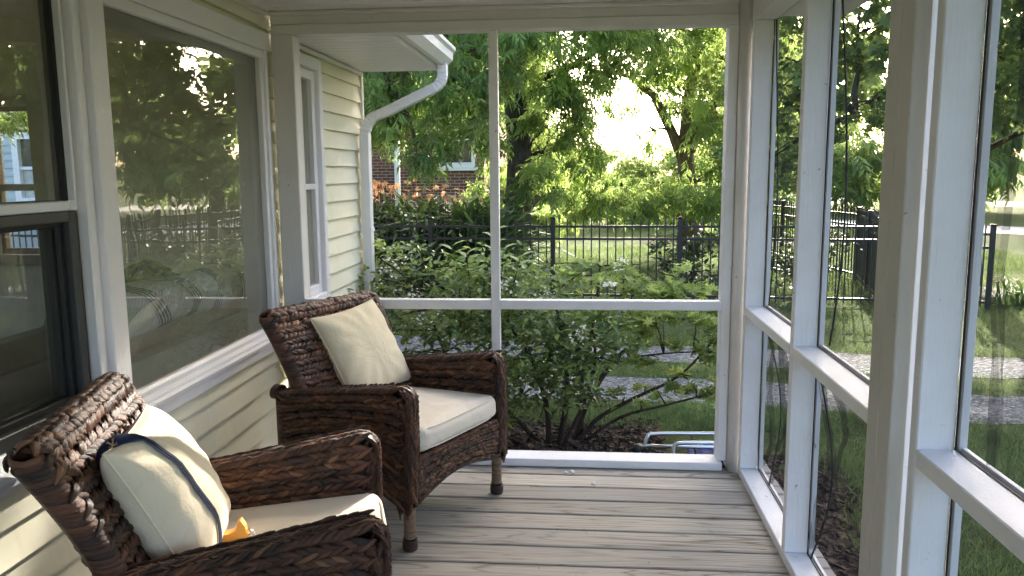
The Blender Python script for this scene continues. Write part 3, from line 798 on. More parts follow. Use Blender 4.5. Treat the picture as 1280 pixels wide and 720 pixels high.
path += [(-1.345, yd, ZS-.30), (-1.385, yd, ZS-.335), (-1.405, yd, ZS-.38), (-1.412, yd, ZS-.44), (-1.414, yd, 1.2), (-1.414, yd, .5), (-1.414, yd, G+.02)]
def rect_tube(mb, pts, hw, hd, crimp=()):
    vs = []; n = len(pts)
    for i, p in enumerate(pts):
        p = Vector(p); t = (Vector(pts[min(n-1, i+1)])-Vector(pts[max(0, i-1)])).normalized()
        side = Vector((0, 1, 0)); up = side.cross(t).normalized()
        k = .93 if i in crimp else 1.0
        m = 3
        ring = []
        for (a, b) in ((-1, -1), (-.5, -1.08), (.5, -1.08), (1, -1), (1.06, 0), (1, 1), (.5, 1.08), (-.5, 1.08), (-1, 1), (-1.06, 0)):
            ring.append(p+side*(a*hw*k)+up*(b*hd*k))
        vs += ring
    s = 10
    fs = [(i*s+k, i*s+(k+1) % s, (i+1)*s+(k+1) % s, (i+1)*s+k) for i in range(n-1) for k in range(s)]
    fs += [tuple(range(s))[::-1], tuple((n-1)*s+k for k in range(s))]
    mb.add(vs, fs)
# finer elbow with crimps
def smooth_path(pts, sub=4):
    out = []
    P = [Vector(p) for p in pts]
    for i in range(len(P)-1):
        a, b, c, d = P[max(0, i-1)], P[i], P[i+1], P[min(len(P)-1, i+2)]
        for k in range(sub):
            t = k/sub
            out.append(.5*((2*b)+(c-a)*t+(2*a-5*b+4*c-d)*t*t+(3*b-a-3*c+d)*t**3))
    out.append(P[-1]); return out
sp = smooth_path(path, 4)
cr = {i for i, p in enumerate(sp) if i % 2 == 1 and ((p.z > ZS-.15) or (ZS-.45 < p.z < ZS-.27))}
rect_tube(mb, sp, .037, .029, cr); mb.box(-1.452, -1.38, yd-.041, yd+.041, 1.02, 1.045); mb.build('downspout', M['vinyl'], house)

# windows --------------------------------------------------------------
def ring_yz(mb, x0, x1, y0, y1, z0, z1, wl, wr, wb, wt, bev=.003):
    mb.box(x0, x1, y0, y0+wl, z0, z1, bev); mb.box(x0, x1, y1-wr, y1, z0, z1, bev)
    mb.box(x0, x1, y0+wl, y1-wr, z0, z0+wb, bev); mb.box(x0, x1, y0+wl, y1-wr, z1-wt, z1, bev)
def pane(parent, x, y0, y1, z0, z1, mat='glass', name='pane', sub=6):
    mb = MB()
    mb.quad((x, y0, z0), (x, y1, z0), (x, y1, z1), (x, y0, z1)); return mb.build(name, M[mat], parent)
# picture window
pw = empty('picture_window', (0, 0, 0)); pw.parent = house; pw.matrix_parent_inverse = Matrix.Translation(house.location).inverted()
mb = MB()
mb.box(XW-.02, XW+.022, 2.388, 3.688, 1.955, 2.034, .004)                      # head casing
mb.box(XW-.02, XW+.010, 2.40, 3.66, 1.918, 1.954, .004)
mb.box(XW-.02, XW+.020, 3.628, 3.655, .66, 1.954, .003); mb.box(XW-.02, XW+.008, 3.60, 3.627, .68, 1.92, .003)
mb.box(XW-.02, XW+.020, 2.345, 2.388, .60, 2.033, .003)
mb.box(XW-.02, XW+.028, 2.290, 2.344, .58, 2.036, .003)
mb.build('casing', M['vinyl'], pw)
mb = MB(); mb.extr_y([(XW-.02, .690), (XW-.02, .578), (XW+.020, .578), (XW+.024, .618), (XW+.034, .624), (XW+.036, .638), (XW+.024, .645), (XW+.022, .655), (XW+.006, .664), (XW+.004, .680), (XW-.006, .690)], 2.389, 3.688)
mb.build('sill', M['vinyl'], pw)
pane(pw, XW-.018, 2.389, 3.625, .690, 1.917)
mb = MB(); ring_yz(mb, XW-.12, XW-.045, 2.36, 3.67, .60, 2.0, .07, .09, .170, .115, .004); mb.build('inner_frame', M['inner_frame'], pw)
# double hung window with half screen
dw = empty('double_hung_window', (0, 0, 0)); dw.parent = house; dw.matrix_parent_inverse = Matrix.Translation(house.location).inverted()
mb = MB(); mb.box(XW-.02, XW+.016, 2.232, 2.262, .62, 2.033, .003); mb.box(XW-.03, XW+.004, 2.263, 2.289, .62, 2.033, .002)
mb.box(XW-.02, XW+.020, 1.05, 2.231, 1.96, 2.034, .003); mb.box(XW-.02, XW+.020, 1.05, 1.13, .62, 1.96, .003)
mb.build('casing', M['vinyl'], dw)
mb = MB(); ring_yz(mb, XW-.045, XW-.012, 1.13, 2.231, 1.300, 1.959, .045, .040, .028, .06, .003); mb.box(XW-.02, XW+.008, 2.190, 2.200, 1.33, 1.9, .002); mb.build('upper_sash', M['vinyl'], dw)
mb = MB(); mb.box(XW-.044, XW-.013, 2.178, 2.190, 1.329, 1.898); mb.build('weather_seal', M['black'], dw)
pane(dw, XW-.03, 1.175, 2.178, 1.329, 1.898)
mb = MB(); ring_yz(mb, XW-.105, XW-.065, 1.13, 2.225, .70, 1.33, .05, .05, .06, .035, .003); mb.build('lower_sash', M['charcoal'], dw)
pane(dw, XW-.085, 1.18, 2.175, .76, 1.295)
mb = MB(); ring_yz(mb, XW-.035, XW-.008, 1.132, 2.212, .70, 1.299, .035, .032, .04, .03, .003); ring_yz(mb, XW-.05, XW-.036, 1.16, 2.190, .735, 1.275, .022, .022, .022, .022, .002); mb.build('screen_frame', M['charcoal'], dw)
mb = MB(); mb.quad((XW-.026, 1.166, .74), (XW-.026, 2.181, .74), (XW-.026, 2.181, 1.27), (XW-.026, 1.166, 1.27)); mb.build('insect_screen', M['screen_dark'], dw)
mb = MB(); mb.extr_y([(XW-.04, .699), (XW-.04, .60), (XW+.02, .60), (XW+.03, .625), (XW+.042, .63), (XW+.042, .645), (XW+.02, .66), (XW-.007, .698)], 1.05, 2.288); mb.build('sill', M['vinyl'], dw)
# far narrow window
fwn = empty('narrow_window', (0, 0, 0)); fwn.parent = house; fwn.matrix_parent_inverse = Matrix.Translation(house.location).inverted()
mb = MB(); ring_yz(mb, XW-.03, XW+.022, 3.98, 4.425, .70, 2.015, .05, .055, .04, .065, .004); mb.build('casing', M['vinyl'], fwn)
mb = MB(); ring_yz(mb, XW-.05, XW-.005, 4.03, 4.369, .741, 1.949, .045, .05, .05, .05, .003); mb.box(XW-.048, XW-.004, 4.03, 4.369, 1.315, 1.345, .003); mb.build('sash', M['vinyl'], fwn)
pane(fwn, XW-.03, 4.076, 4.318, .792, 1.898)
# end window of the room
nw = empty('end_window', (0, 0, 0)); nw.parent = house; nw.matrix_parent_inverse = Matrix.Translation(house.location).inverted()
def ring_xz(mb, y0, y1, x0, x1, z0, z1, wl, wr, wb, wt, bev=.003):
    mb.box(x0, x0+wl, y0, y1, z0, z1, bev); mb.box(x1-wr, x1, y0, y1, z0, z1, bev)
    mb.box(x0+wl, x1-wr, y0, y1, z0, z0+wb, bev); mb.box(x0+wl, x1-wr, y0, y1, z1-wt, z1, bev)
mb = MB(); ring_xz(mb, YC-.20, YC-.165, -4.06, -3.47, .80, 1.93, .075, .075, .07, .07); mb.build('casing', M['floor_in'], nw)
mb = MB(); ring_xz(mb, YC-.12, YC-.08, -3.98, -3.54, .87, 1.86, .03, .03, .04, .03); mb.box(-3.95, -3.57, YC-.115, YC-.085, 1.30, 1.345); mb.build('sash', M['floor_in'], nw)

# things inside the room
sf = empty('sofa', (-2.1, 2.2, 0), 'tan sofa inside the house behind the picture window', 'sofa')
mb = MB(); mb.box(-1.80, -1.66, .3, 4.2, .1, .80, .05); mb.build('backrest', M['sofa2'], sf)
mb = MB(); mb.box(-2.55, -1.805, .3, 4.2, .12, .42, .05); mb.build('seat', M['sofa'], sf)
for a, b in ((.35, 1.6), (1.62, 2.9), (2.92, 4.15)):
    mb = MB(); mb.box(-2.02, -1.81, a, b, .43, .86, .07); mb.build('cushion', M['sofa'], sf)
mb = MB(); mb.box(-2.55, -1.66, .18, .299, .1, .62, .05); mb.build('armrest', M['sofa'], sf)
mb = MB(); mb.box(-2.55, -1.66, 4.201, 4.32, .1, .62, .05); mb.build('armrest', M['sofa'], sf)
# rolled striped blanket along the top of the sofa back
V = []; UV = []; nu, nv = 26, 60
for j in range(nv+1):
    t = j/nv; y = 2.62+1.35*t
    for i in range(nu+1):
        q = -1.1+(PI+1.6)*i/nu
        rx = .125+.016*math.sin(7*t+q*2)+.03*t; rz = .085+.028*math.sin(3.2*t+.6)+.010*math.sin(11*t+3*q)+.03*t
        V.append((-1.775-rx*math.cos(q)*1.0, y+.03*math.sin(q*2+t*5), .845+max(-.035, rz*math.sin(q))+.012*math.sin(q*5+t*9)))
        UV.append((i/nu*.9, t*1.25+.1*i/nu))
Fq = [(j*(nu+1)+i, j*(nu+1)+i+1, (j+1)*(nu+1)+i+1, (j+1)*(nu+1)+i) for j in range(nv) for i in range(nu)]
o = link('blanket', np_mesh('blanket', V, Fq, None, UV), M['blanket'])
tag(o, 'grey blue striped blanket bundled on the sofa back inside the picture window', 'blanket')
V = []; nu, nv = 20, 14
for j in range(nv+1):
    for i in range(nu):
        q = 2*PI*i/nu; p = j/nv*PI/2
        r = 1+.18*math.sin(3*q+j)+.1*math.sin(7*q)
        V.append((-1.96+.10*math.cos(p)*math.cos(q)*r, 3.42+.22*math.cos(p)*math.sin(q)*r, .86+.15*math.sin(p)*(1+.1*math.sin(5*q))))
Fq = [(j*nu+i, j*nu+(i+1) % nu, (j+1)*nu+(i+1) % nu, (j+1)*nu+i) for j in range(nv) for i in range(nu)]
o = link('jacket', np_mesh('jacket', V, Fq), M['green_cloth']); tag(o, 'dark green cloth heaped behind the striped blanket indoors', 'cloth')
# ------------------------------------------------------------------ wicker chairs
class Weave:
    """collects braided strands laid over surfaces fn(u,v) -> points; builds ONE mesh"""
    def __init__(s): s.V = []; s.F = []; s.R = []; s.UV = []; s.n = 0
    def patch(s, fn, lu, lv, rows, pitch=.0195, L=.058, rad=.0080, th=.9, flip=1, u0=0., u1=1., dark=0.):
        w = lv/rows; ns = max(1, int(lu*(u1-u0)/pitch))
        ii, rr_, sd = np.meshgrid(np.arange(ns), np.arange(rows), (-1, 1), indexing='ij')
        ii, rr_, sd = ii.ravel(), rr_.ravel(), sd.ravel(); n = len(ii)
        cu = u0*lu+(ii+.5+.5*(sd > 0)*.9+RNG.normal(size=n)*.10)*pitch; cv = (rr_+.5)*w+RNG.normal(size=n)*.0012
        NR, NS = 7, 6
        t = np.linspace(0, 1, NR); q = np.linspace(0, 2*PI, NS, endpoint=False)
        Ls = L*(1+RNG.normal(size=n)*.08); rd = rad*(1+RNG.normal(size=n)*.12)
        a = (t[None]-.5)*Ls[:, None]*flip
        b = sd[:, None]*(.60-.66*t[None])*w
        h = .0010+.0125*th*np.sin(PI*np.clip(t*.92+.06, 0, 1))[None]*(1+RNG.normal(size=n)[:, None]*.2)
        rc = rd[:, None]*np.maximum(.16, np.sin(PI*(.05+.90*t))**.75)[None]
        ang = np.arctan2(-.66*w*sd, L*flip)
        # across direction in (u,v)
        ax = -np.sin(ang)[:, None, None]; ay = np.cos(ang)[:, None, None]
        off = rc[:, :, None]*np.cos(q)[None, None]; up = rc[:, :, None]*.80*np.sin(q)[None, None]
        uu_ = (cu[:, None]+a)[:, :, None]+off*ax; vv_ = (cv[:, None]+b)[:, :, None]+off*ay
        hh = h[:, :, None]+up
        U = (uu_/lu).ravel(); Vv = (vv_/lv).ravel(); H = hh.ravel()
        e = 2e-3
        P = fn(U, Vv); du = fn(U+e, Vv)-fn(U-e, Vv); dv = fn(U, Vv+e)-fn(U, Vv-e)
        N = np.cross(du, dv); N /= np.maximum(1e-9, np.linalg.norm(N, axis=1))[:, None]
        P = P+N*H[:, None]
        s._add(P, n, NR, NS, np.clip(RNG.beta(1.6, 1.7, n)+.18*np.sin(rr_*2.1)+dark, 0, 1))
    def _add(s, P, n, NR, NS, rnd):
        g = []
        for i in range(NR-1):
            for k in range(NS):
                g.append((i*NS+k, i*NS+(k+1) % NS, (i+1)*NS+(k+1) % NS, (i+1)*NS+k))
        g = np.array(g); per = NR*NS
        s.F.append((g[None]+(np.arange(n)*per)[:, None, None]).reshape(-1, 4)+s.n)
        s.V.append(P); s.R.append(np.repeat(rnd, per))
        uv = np.stack(np.meshgrid(np.linspace(0, 1, NR), np.linspace(0, 1, NS), indexing='ij'), -1).reshape(-1, 2)[:, ::-1]
        ofs = RNG.random((n, 1, 2))*40
        s.UV.append((uv[None]+ofs).reshape(-1, 2)); s.n += n*per
    def wrap(s, pts, rad, pitch=.016, seg=14, slant=.5, bulge=.22, rnd=None):
        """cord wound round a rod: one mesh strand per turn"""
        P = [Vector(p) for p in pts]; d = [0]
        for a, b in zip(P[:-1], P[1:]): d.append(d[-1]+(b-a).length)
        L = d[-1]; turns = max(1, int(L/pitch)); NR = seg+1; NS = 6
        def at(x):
            x = min(max(x, 0), L-1e-6)
            i = max(k for k in range(len(d)-1) if d[k] <= x)
            return P[i].lerp(P[i+1], (x-d[i])/(d[i+1]-d[i])), (P[min(i+1, len(P)-1)]-P[i]).normalized()
        out = []
        fr = rad if callable(rad) else (lambda q: rad)
        ref = Vector((.13, .31, .94))
        for k in range(turns):
            ph = random.uniform(-.12, .12)
            for i in range(NR):
                th = 2*PI*i/seg; x = (k+.5)*pitch+slant*pitch*math.sin(th+ph)
                c, tg = at(x); a = tg.cross(ref).normalized(); b = tg.cross(a)
                r = fr(x/L); dr = a*math.cos(th)+b*math.sin(th)
                for j in range(NS):
                    f = 2*PI*j/NS
                    out.append(c+dr*(r+r*bulge*.5+math.sin(f)*r*bulge)+tg*math.cos(f)*pitch*.80)
        rn = RNG.beta(1.7, 1.6, turns) if rnd is None else np.clip(rnd+RNG.normal(size=turns)*.12, 0, 1)
        s._add(np.array([tuple(p) for p in out]), turns, NR, NS, rn)
    def build(s, name, mat, parent):
        me = np_mesh(name, np.vstack(s.V), np.vstack(s.F), np.concatenate(s.R), np.vstack(s.UV), True)
        return link(name, me, mat, parent, False)

def npf(f):
    return lambda u, v: np.stack(np.broadcast_arrays(*f(np.asarray(u, float), np.asarray(v, float))), -1).reshape(-1, 3)

ZT = lambda y: .535+.095*np.clip((y+.33)/.62, -.1, 1)           # arm top
ZB = lambda y: .165+.085*np.sin(PI*np.clip((.30-y)/.56, 0, 1))**.7   # arched lower edge
def make_chair():
    root = empty('wicker_armchair', (0, 0, 0))
    for sx in (1, -1):
        wv = Weave(); xo, xi = .343, .283
        Ly = .60
        fo = npf(lambda u, v: (sx*(xo-.008*v), .29-Ly*u, ZT(.29-Ly*u)+(ZB(np.clip(.29-Ly*u, -.3, .3))-ZT(.29-Ly*u))*v))
        fi = npf(lambda u, v: (sx*(xi+.0*u), -.31+Ly*u, ZT(-.31+Ly*u)+(.36-ZT(-.31+Ly*u))*v))
        # normals: pick the orientation that points outwards
        wv.patch(fo if sx > 0 else npf(lambda u, v: (sx*(xo-.008*v), -.31+Ly*u, ZT(-.31+Ly*u)+(ZB(np.clip(-.31+Ly*u, -.3, .3))-ZT(-.31+Ly*u))*v)), Ly, .40, 11, L=.062, rad=.0082, pitch=.0205, flip=1 if sx > 0 else -1)
        wv.patch(fi if sx > 0 else npf(lambda u, v: (sx*xi, .29-Ly*u, ZT(.29-Ly*u)+(.36-ZT(.29-Ly*u))*v)), Ly, .22, 6, L=.062, rad=.0082, pitch=.0205, flip=1 if sx < 0 else -1)
        # rounded top, running over the front edge and down the post
        s0, s1, R = .64, .075, .055
        Ltop = s0+R*PI/2+.37
        def prof(u):
            d = u*Ltop
            y1 = .335-R
            y = np.where(d < s0, y1-s0+d, np.where(d < s0+R*PI/2, y1+R*np.sin(np.clip((d-s0)/R, 0, PI/2)), y1+R-.0*(d-s0)))
            zt = ZT(.28)
            z = np.where(d < s0, ZT(y1-s0+d), np.where(d < s0+R*PI/2, zt-R+R*np.cos(np.clip((d-s0)/R, 0, PI/2)), zt-R-(d-s0-R*PI/2)))
            nyy = np.where(d < s0, 0., np.sin(np.clip((d-s0)/R, 0, PI/2))); nz = np.where(d < s0, 1., np.cos(np.clip((d-s0)/R, 0, PI/2)))
            return y, z, nyy, nz
        def ftop(u, v):
            y, z, a, b = prof(u); q = (v-.5)*PI*1.02
            bul = .016*np.cos(q)-.010
            return (sx*0+.313*sx+.039*np.sin(q)*1.0, y+a*bul, z+b*bul)
        g = npf(ftop)
        wv.patch(g, Ltop, .105, 3, flip=1, rad=.0095, L=.066)
        for (x, nn) in ((xo+.002, 1), (xi-.002, -1)):        # side faces of the front post
            ln = .43 if nn > 0 else .26
            def fp(u, v, x=x, nn=nn, ln=ln):
                dirn = nn*sx
                return (sx*x+0*u, (.262+.07*v) if dirn > 0 else (.332-.07*v), .585-ln*u)
            wv.patch(npf(lambda u, v, f=fp: (f(u, 1-v)) if True else f(u, v)), ln, .07, 2, flip=1)
        # wound rear tip of the arm and lower rim
        yr = .335-.055-s0
        wv.wrap([(sx*.313, yr+.02, ZT(yr)-.008), (sx*.313, yr-.022, ZT(yr)-.010)], .024, .013)
        wv.wrap([(sx*.333, -.318, .155), (sx*.333, -.318, .515)], .021, .0125, slant=.8, bulge=.14)
        wv.wrap([(sx*.338, .27-.54*i/14, float(ZB(np.array(.27-.54*i/14)))-.002) for i in range(15)], .011, .017)
        wv.build('arm', M['wicker'], root)
        # near-black sheet added inside: shade between strands put into colour, a few holes
        mb = MB(); ny, nz = 34, 20
        for i in range(ny):
            for k in range(nz):
                ya, yb = .315-.61*i/ny, .315-.61*(i+1)/ny; ym = (ya+yb)/2
                zt, zb = float(ZT(np.array(ym)))-.006, float(ZB(np.array(np.clip(ym, -.3, .3))))+.006
                if random.random() < .055 and .3 < k/nz < .75 and i > 3: continue
                za, zb2 = zb+(zt-zb)*k/nz, zb+(zt-zb)*(k+1)/nz
                for x in ((.318,) if za < .35 else (.318, .306)):
                    mb.quad((sx*x, ya, za), (sx*x, yb, za), (sx*x, yb, zb2), (sx*x, ya, zb2))
        mb.box(sx*.292, sx*.335, .268, .325, .17, .58)
        mb.build('arm_gap_shade', M['wicker_core'], root.children[-1] if False else root, False)
    # back -----------------------------------------------------------
    yf = lambda z: -.203-.170*np.clip((z-.36)/.46, 0, 1.2)**1.8+.04*np.clip((.36-z)/.46, 0, 1)
    hw = lambda z: .272+.046*np.clip((z-.36)/.44, 0, 1)
    wb = Weave(); H = .455
    ff = npf(lambda u, v: ((u-.5)*2*hw(.36+H*v), yf(.36+H*np.clip(v, 0, 1.1)), .36+H*v))
    fb = npf(lambda u, v: ((.5-u)*2*hw(.30+(H+.06)*v), yf(.30+(H+.06)*np.clip(v, 0.05, 1.1))-.048, .30+(H+.06)*v))
    wb.patch(npf(lambda u, v: (-(u-.5)*2*hw(.36+H*v), yf(.36+H*np.clip(v, 0, 1.1)), .36+H*v)), .60, H, 11, L=.062, rad=.0082, pitch=.0215)
    wb.patch(npf(lambda u, v: ((u-.5)*2*hw(.30+(H+.06)*v), yf(.30+(H+.06)*np.clip(v, .05, 1.1))-.048, .30+(H+.06)*v)), .60, H+.06, 14)
    yt = float(yf(np.array(.815)))-.024
    wb.patch(npf(lambda u, v: (-(u-.5)*2*.316, yt+.030*np.cos(v*PI*1.1-.05*PI), .812+.026*np.sin(v*PI*1.1-.05*PI))), .64, .095, 3, L=.064, rad=.0095)
    for sx in (1, -1):
        zs = [.33+.49*i/16 for i in range(17)]
        wb.wrap([(sx*float(hw(np.array(z))), float(yf(np.array(z)))-.022, z) for z in zs]+[(sx*.318, yt, .835)], .028, .0125, slant=1.1, bulge=.13)
    wb.build('backrest', M['wicker'], root)
    mb = MB(); nx, nz = 34, 26
    for i in range(nx):
        for k in range(nz):
            if random.random() < .05 and .15 < k/nz < .9: continue
            za, zb = .30+.52*k/nz, .30+.52*(k+1)/nz
            pa = [float(yf(np.array(z)))-.024 for z in (za, zb)]; ha = [float(hw(np.array(z))) for z in (za, zb)]
            xa, xb = -1+2*i/nx, -1+2*(i+1)/nx
            mb.quad((xa*ha[0], pa[0], za), (xb*ha[0], pa[0], za), (xb*ha[1], pa[1], zb), (xa*ha[1], pa[1], zb))
    mb.build('backrest_gap_shade', M['wicker_core'], root, False)  # added sheet, near-black to give the backrest weave shaded gaps
    # front and rear skirts -------------------------------------------
    zb_ = lambda x: .175+.055*np.cos(np.clip(x/.29, -1, 1)*PI/2)
    ws = Weave()
    ws.patch(npf(lambda u, v: (.285-.57*u, .312+0*u, zb_(.285-.57*u)+(.352-zb_(.285-.57*u))*v)), .57, .165, 5, flip=1)
    ws.wrap([(-.28+.56*i/12, .308, float(zb_(np.array(-.28+.56*i/12)))-.003) for i in range(13)], .010, .017)
    ws.build('front_skirt', M['wicker'], root)
    ws = Weave()
    ws.patch(npf(lambda u, v: (-.285+.57*u, -.262+0*u, .2+.15*v)), .57, .15, 4, pitch=.024)
    ws.build('rear_skirt', M['wicker'], root)
    mb = MB(); mb.box(-.29, .29, -.25, .30, .315, .338); mb.box(-.29, .29, .296, .304, .235, .34); mb.box(-.29, .29, -.255, -.248, .21, .33)
    mb.build('seat_deck', M['wicker_core'], root, False)
    for sx in (1, -1):
        for y in (.297, -.255):
            x = sx*.308
            wl = Weave(); wl.wrap([(x, y, .048), (x, y, .185)], .0195, .0052, 12, .4, .10)
            lg = wl.build('leg', M['cord'], root)
            wf = Weave(); wf.wrap([(x, y, .004), (x, y, .052)], lambda q: .0165+.0085*math.sin(PI*min(1, .28+q*.62)), .0085, 12, 1.1, .14, .25)
            wf.build('foot_cap', M['wicker'], lg)
            mb = MB(); mb.tube([(x, y, .0), (x, y, .012), (x, y, .03), (x, y, .19)], [.012, .018, .021, .019], 12); mb.build('leg_core', M['wicker_core'], lg, False)
    return root

def copy_tree(o, parent=None):
    c = o.copy(); COL.objects.link(c)
    if parent is not None: c.parent = parent
    for ch in list(o.children): copy_tree(ch, c)
    return c

FAR = ((-.775, 3.197, 0), math.radians(-25.7-90)); NEAR = ((-.847, 1.897, 0), math.radians(16.2-90))
chair = make_chair()
chair2 = copy_tree(chair)
chair.location, chair.rotation_euler = FAR[0], (0, 0, FAR[1])
chair2.location, chair2.rotation_euler = NEAR[0], (0, 0, NEAR[1])
tag(chair, 'dark brown braided wicker armchair standing in the far corner by the end screen', 'armchair', 'wicker armchairs on the porch')
tag(chair2, 'dark brown braided wicker armchair nearest the camera under the window, its backrest catching sunlight', 'armchair', 'wicker armchairs on the porch')

def cushion_mesh(name, hx, hy, hz, r=.035, n=28, puff=.018, seed=0):
    """box seat cushion: rounded, slightly crowned, softly wrinkled"""
    rnd = np.random.default_rng(seed)
    mb = bpy.data.meshes.new(name)
    import bmesh
    bm = bmesh.new(); bmesh.ops.create_cube(bm, size=2.0)
    bmesh.ops.subdivide_edges(bm, edges=bm.edges[:], cuts=n, use_grid_fill=True)
    for v in bm.verts:
        x, y, z = v.co
        px, py, pz = x*hx, y*hy, z*hz
        q = Vector((px, py, pz)); inner = Vector((max(-hx+r, min(hx-r, px)), max(-hy+r, min(hy-r, py)), max(-hz+r, min(hz-r, pz))))
        d = q-inner
        if d.length > r: q = inner+d.normalized()*r
        k = max(0, (1-x*x))*max(0, (1-y*y))
        q.z += (1 if z > 0 else -1)*puff*k*abs(z)
        q.x += .012*x*(1-z*z)*(1-y*y); q.y += .012*y*(1-z*z)*(1-x*x)
        q.z += .0025*math.sin(17*x+5*y+seed)*math.sin(9*y-3*x)*k
        v.co = q
    bm.to_mesh(mb); bm.free()
    mb.polygons.foreach_set('use_smooth', np.ones(len(mb.polygons), bool)); mb.update()
    return mb
def seat_piping(hx, hy, hz, r=.035):
    m = MB()
    for z in (hz-.012, -hz+.012):
        pts = []
        for k in range(64):
            a = 2*PI*k/64; cx, cy = math.cos(a), math.sin(a)
            p = 7.0; s = (abs(cx/hx)**p+abs(cy/hy)**p)**(-1/p)
            pts.append((cx*s*1.003, cy*s*1.003, z))
        pts.append(pts[0]); m.tube(pts, .0028, 6, cap=False)
    return m
def loc2w(ch, p):
    return Matrix.Translation(ch.location) @ ch.rotation_euler.to_matrix().to_4x4() @ Vector(p)
for ch, lab, sd in ((chair, 'ivory box seat cushion on the wicker armchair by the end screen', 1), (chair2, 'ivory box seat cushion under the leash on the nearer wicker armchair', 2)):
    o = link('seat_cushion', cushion_mesh('seat_cushion', .272, .272, .050, seed=sd), M['cushion'])
    tag(o, lab, 'seat cushion', 'ivory seat cushions on the wicker chairs')
    o.matrix_world = Matrix.Translation(loc2w(ch, (0, .062, .400))) @ Matrix.Rotation(ch.rotation_euler.z, 4, 'Z') @ Matrix.Rotation(math.radians(2.5), 4, 'X')
    s_ = seat_piping(.272, .272, .050).build('piping', M['cushion'], o, False)

# throw pillows
def pillow_pt(a, b, side, hs, T, seed=0):
    """a,b in -1..1; returns local (a axis, thickness, b axis)"""
    e = (1-abs(a)**2.6)*(1-abs(b)**2.6)
    t = T*max(0, e)**.42
    pin = 1-.075*(1-a*a)*abs(b)**3 if False else 1
    pa = a*hs*(1-.07*(1-b*b)*abs(a)**2); pb = b*hs*(1-.07*(1-a*a)*abs(b)**2)
    rad = math.hypot(a, b); edge = max(abs(a), abs(b))
    wr = .0055*math.sin(13*math.atan2(b, a)*1.0+seed*2+3*rad)*edge**3*(1-edge)**.5*2.2+.0035*math.sin(6*a+3.3*b+seed)*math.sin(4.5*b-2*a)*min(1, e*3)
    return Vector((pa, side*(t+wr*min(1, e*8)), pb))
def pillow_mesh(name, hs, T, seed, n=44):
    V = []; Fq = []; idx = {}
    g = [math.sin((i/n-.5)*PI)*.55+(2*i/n-1)*.45 for i in range(n+1)]
    for side in (1, -1):
        for i, a in enumerate(g):
            for j, b in enumerate(g):
                ed = i in (0, n) or j in (0, n)
                key = (0 if ed else side, i, j)
                if key not in idx: idx[key] = len(V); V.append(pillow_pt(a, b, side, hs, T, seed))
    for side in (1, -1):
        K = lambda i, j: idx[(0 if (i in (0, n) or j in (0, n)) else side, i, j)]
        for i in range(n):
            for j in range(n):
                q = [K(i, j), K(i+1, j), K(i+1, j+1), K(i, j+1)]
                Fq.append(q if side < 0 else q[::-1])
    return np_mesh(name, [tuple(v) for v in V], Fq)
def seam(hs, T, seed):
    m = MB(); pts = []
    N = 40
    for k in range(4*N):
        s, f = divmod(k, N); x = -1+2*f/N
        a, b = ((x, -1), (1, x), (-x, 1), (-1, -x))[s]
        pts.append(pillow_pt(a, b, 1, hs, T, seed))
    pts.append(pts[0]); m.tube(pts, .003, 6, cap=False); return m
def place_pillow(ch, p, yaw, tilt, spin, hs, T, mat, lab, seed):
    o = link('throw_pillow', pillow_mesh('throw_pillow', hs, T, seed), mat)
    tag(o, lab, 'pillow', 'throw pillows on the wicker chairs')
    o.matrix_world = Matrix.Translation(loc2w(ch, p)) @ Matrix.Rotation(ch.rotation_euler.z+yaw, 4, 'Z') @ Matrix.Rotation(tilt, 4, 'X') @ Matrix.Rotation(spin, 4, 'Y')
    seam(hs, T, seed).build('seam', mat, o, False)
    return o
pl1 = place_pillow(chair, (-.07, -.235, .632), math.radians(0), math.radians(29), math.radians(4), .205, .072, M['pillow'], 'cream square throw pillow leaning back in the far wicker armchair', 1)
HS, TT = .194, .092
pl2 = place_pillow(chair2, (.02, -.192, .615), math.radians(0), math.radians(27), math.radians(0), HS, TT, M['pillow2'], 'plump ivory throw pillow with a navy leash looped over it', 5)

# leash looped over the near pillow
def on_pillow(a, b, side, lift=.004):
    p = pillow_pt(a, b, side, HS, TT, 5); e = .02
    q1 = pillow_pt(min(.999, a+e), b, side, HS, TT, 5)-pillow_pt(max(-.999, a-e), b, side, HS, TT, 5)
    q2 = pillow_pt(a, min(.999, b+e), side, HS, TT, 5)-pillow_pt(a, max(-.999, b-e), side, HS, TT, 5)
    nrm = q1.cross(q2).normalized()
    if nrm.y*side < 0: nrm = -nrm
    return p+nrm*lift, nrm
LE = []
path = []
for i in range(15): t = i/14; path.append(on_pillow(.66+.02*t, -.95+1.80*t, -1))
top = []
pa, na = on_pillow(.68, .86, -1); pb, nb = on_pillow(.52, .88, 1)
for i in range(1, 10):
    t = i/10; p = pa.lerp(pb, t); p.z += .030*math.sin(PI*t)**.8; p.x += .012*math.sin(PI*t)
    n = na.lerp(nb, t)+Vector((1.9, .5, .6))*math.sin(PI*t); path.append((p, n.normalized()))
for i in range(18): t = i/17; path.append(on_pillow(.52-.18*t**1.2, .88-1.80*t, 1))
WF = lambda i: 1.0 if i < 20 else max(.5, 1-.1*(i-20))
W_ = .0135; V = []; Vn = []
for i, (p, n) in enumerate(path):
    tg = (path[min(i+1, len(path)-1)][0]-path[max(0, i-1)][0]).normalized(); s = tg.cross(n).normalized()
    k_ = WF(i); V += [p-s*W_*k_, p-s*W_*k_+n*.003, p+s*W_*k_+n*.003, p+s*W_*k_]
Fq = [(i*4+k, i*4+(k+1) % 4, (i+1)*4+(k+1) % 4, (i+1)*4+k) for i in range(len(path)-1) for k in range(4)]
lz = link('leash', np_mesh('leash', [tuple(v) for v in V], Fq), M['navy'])
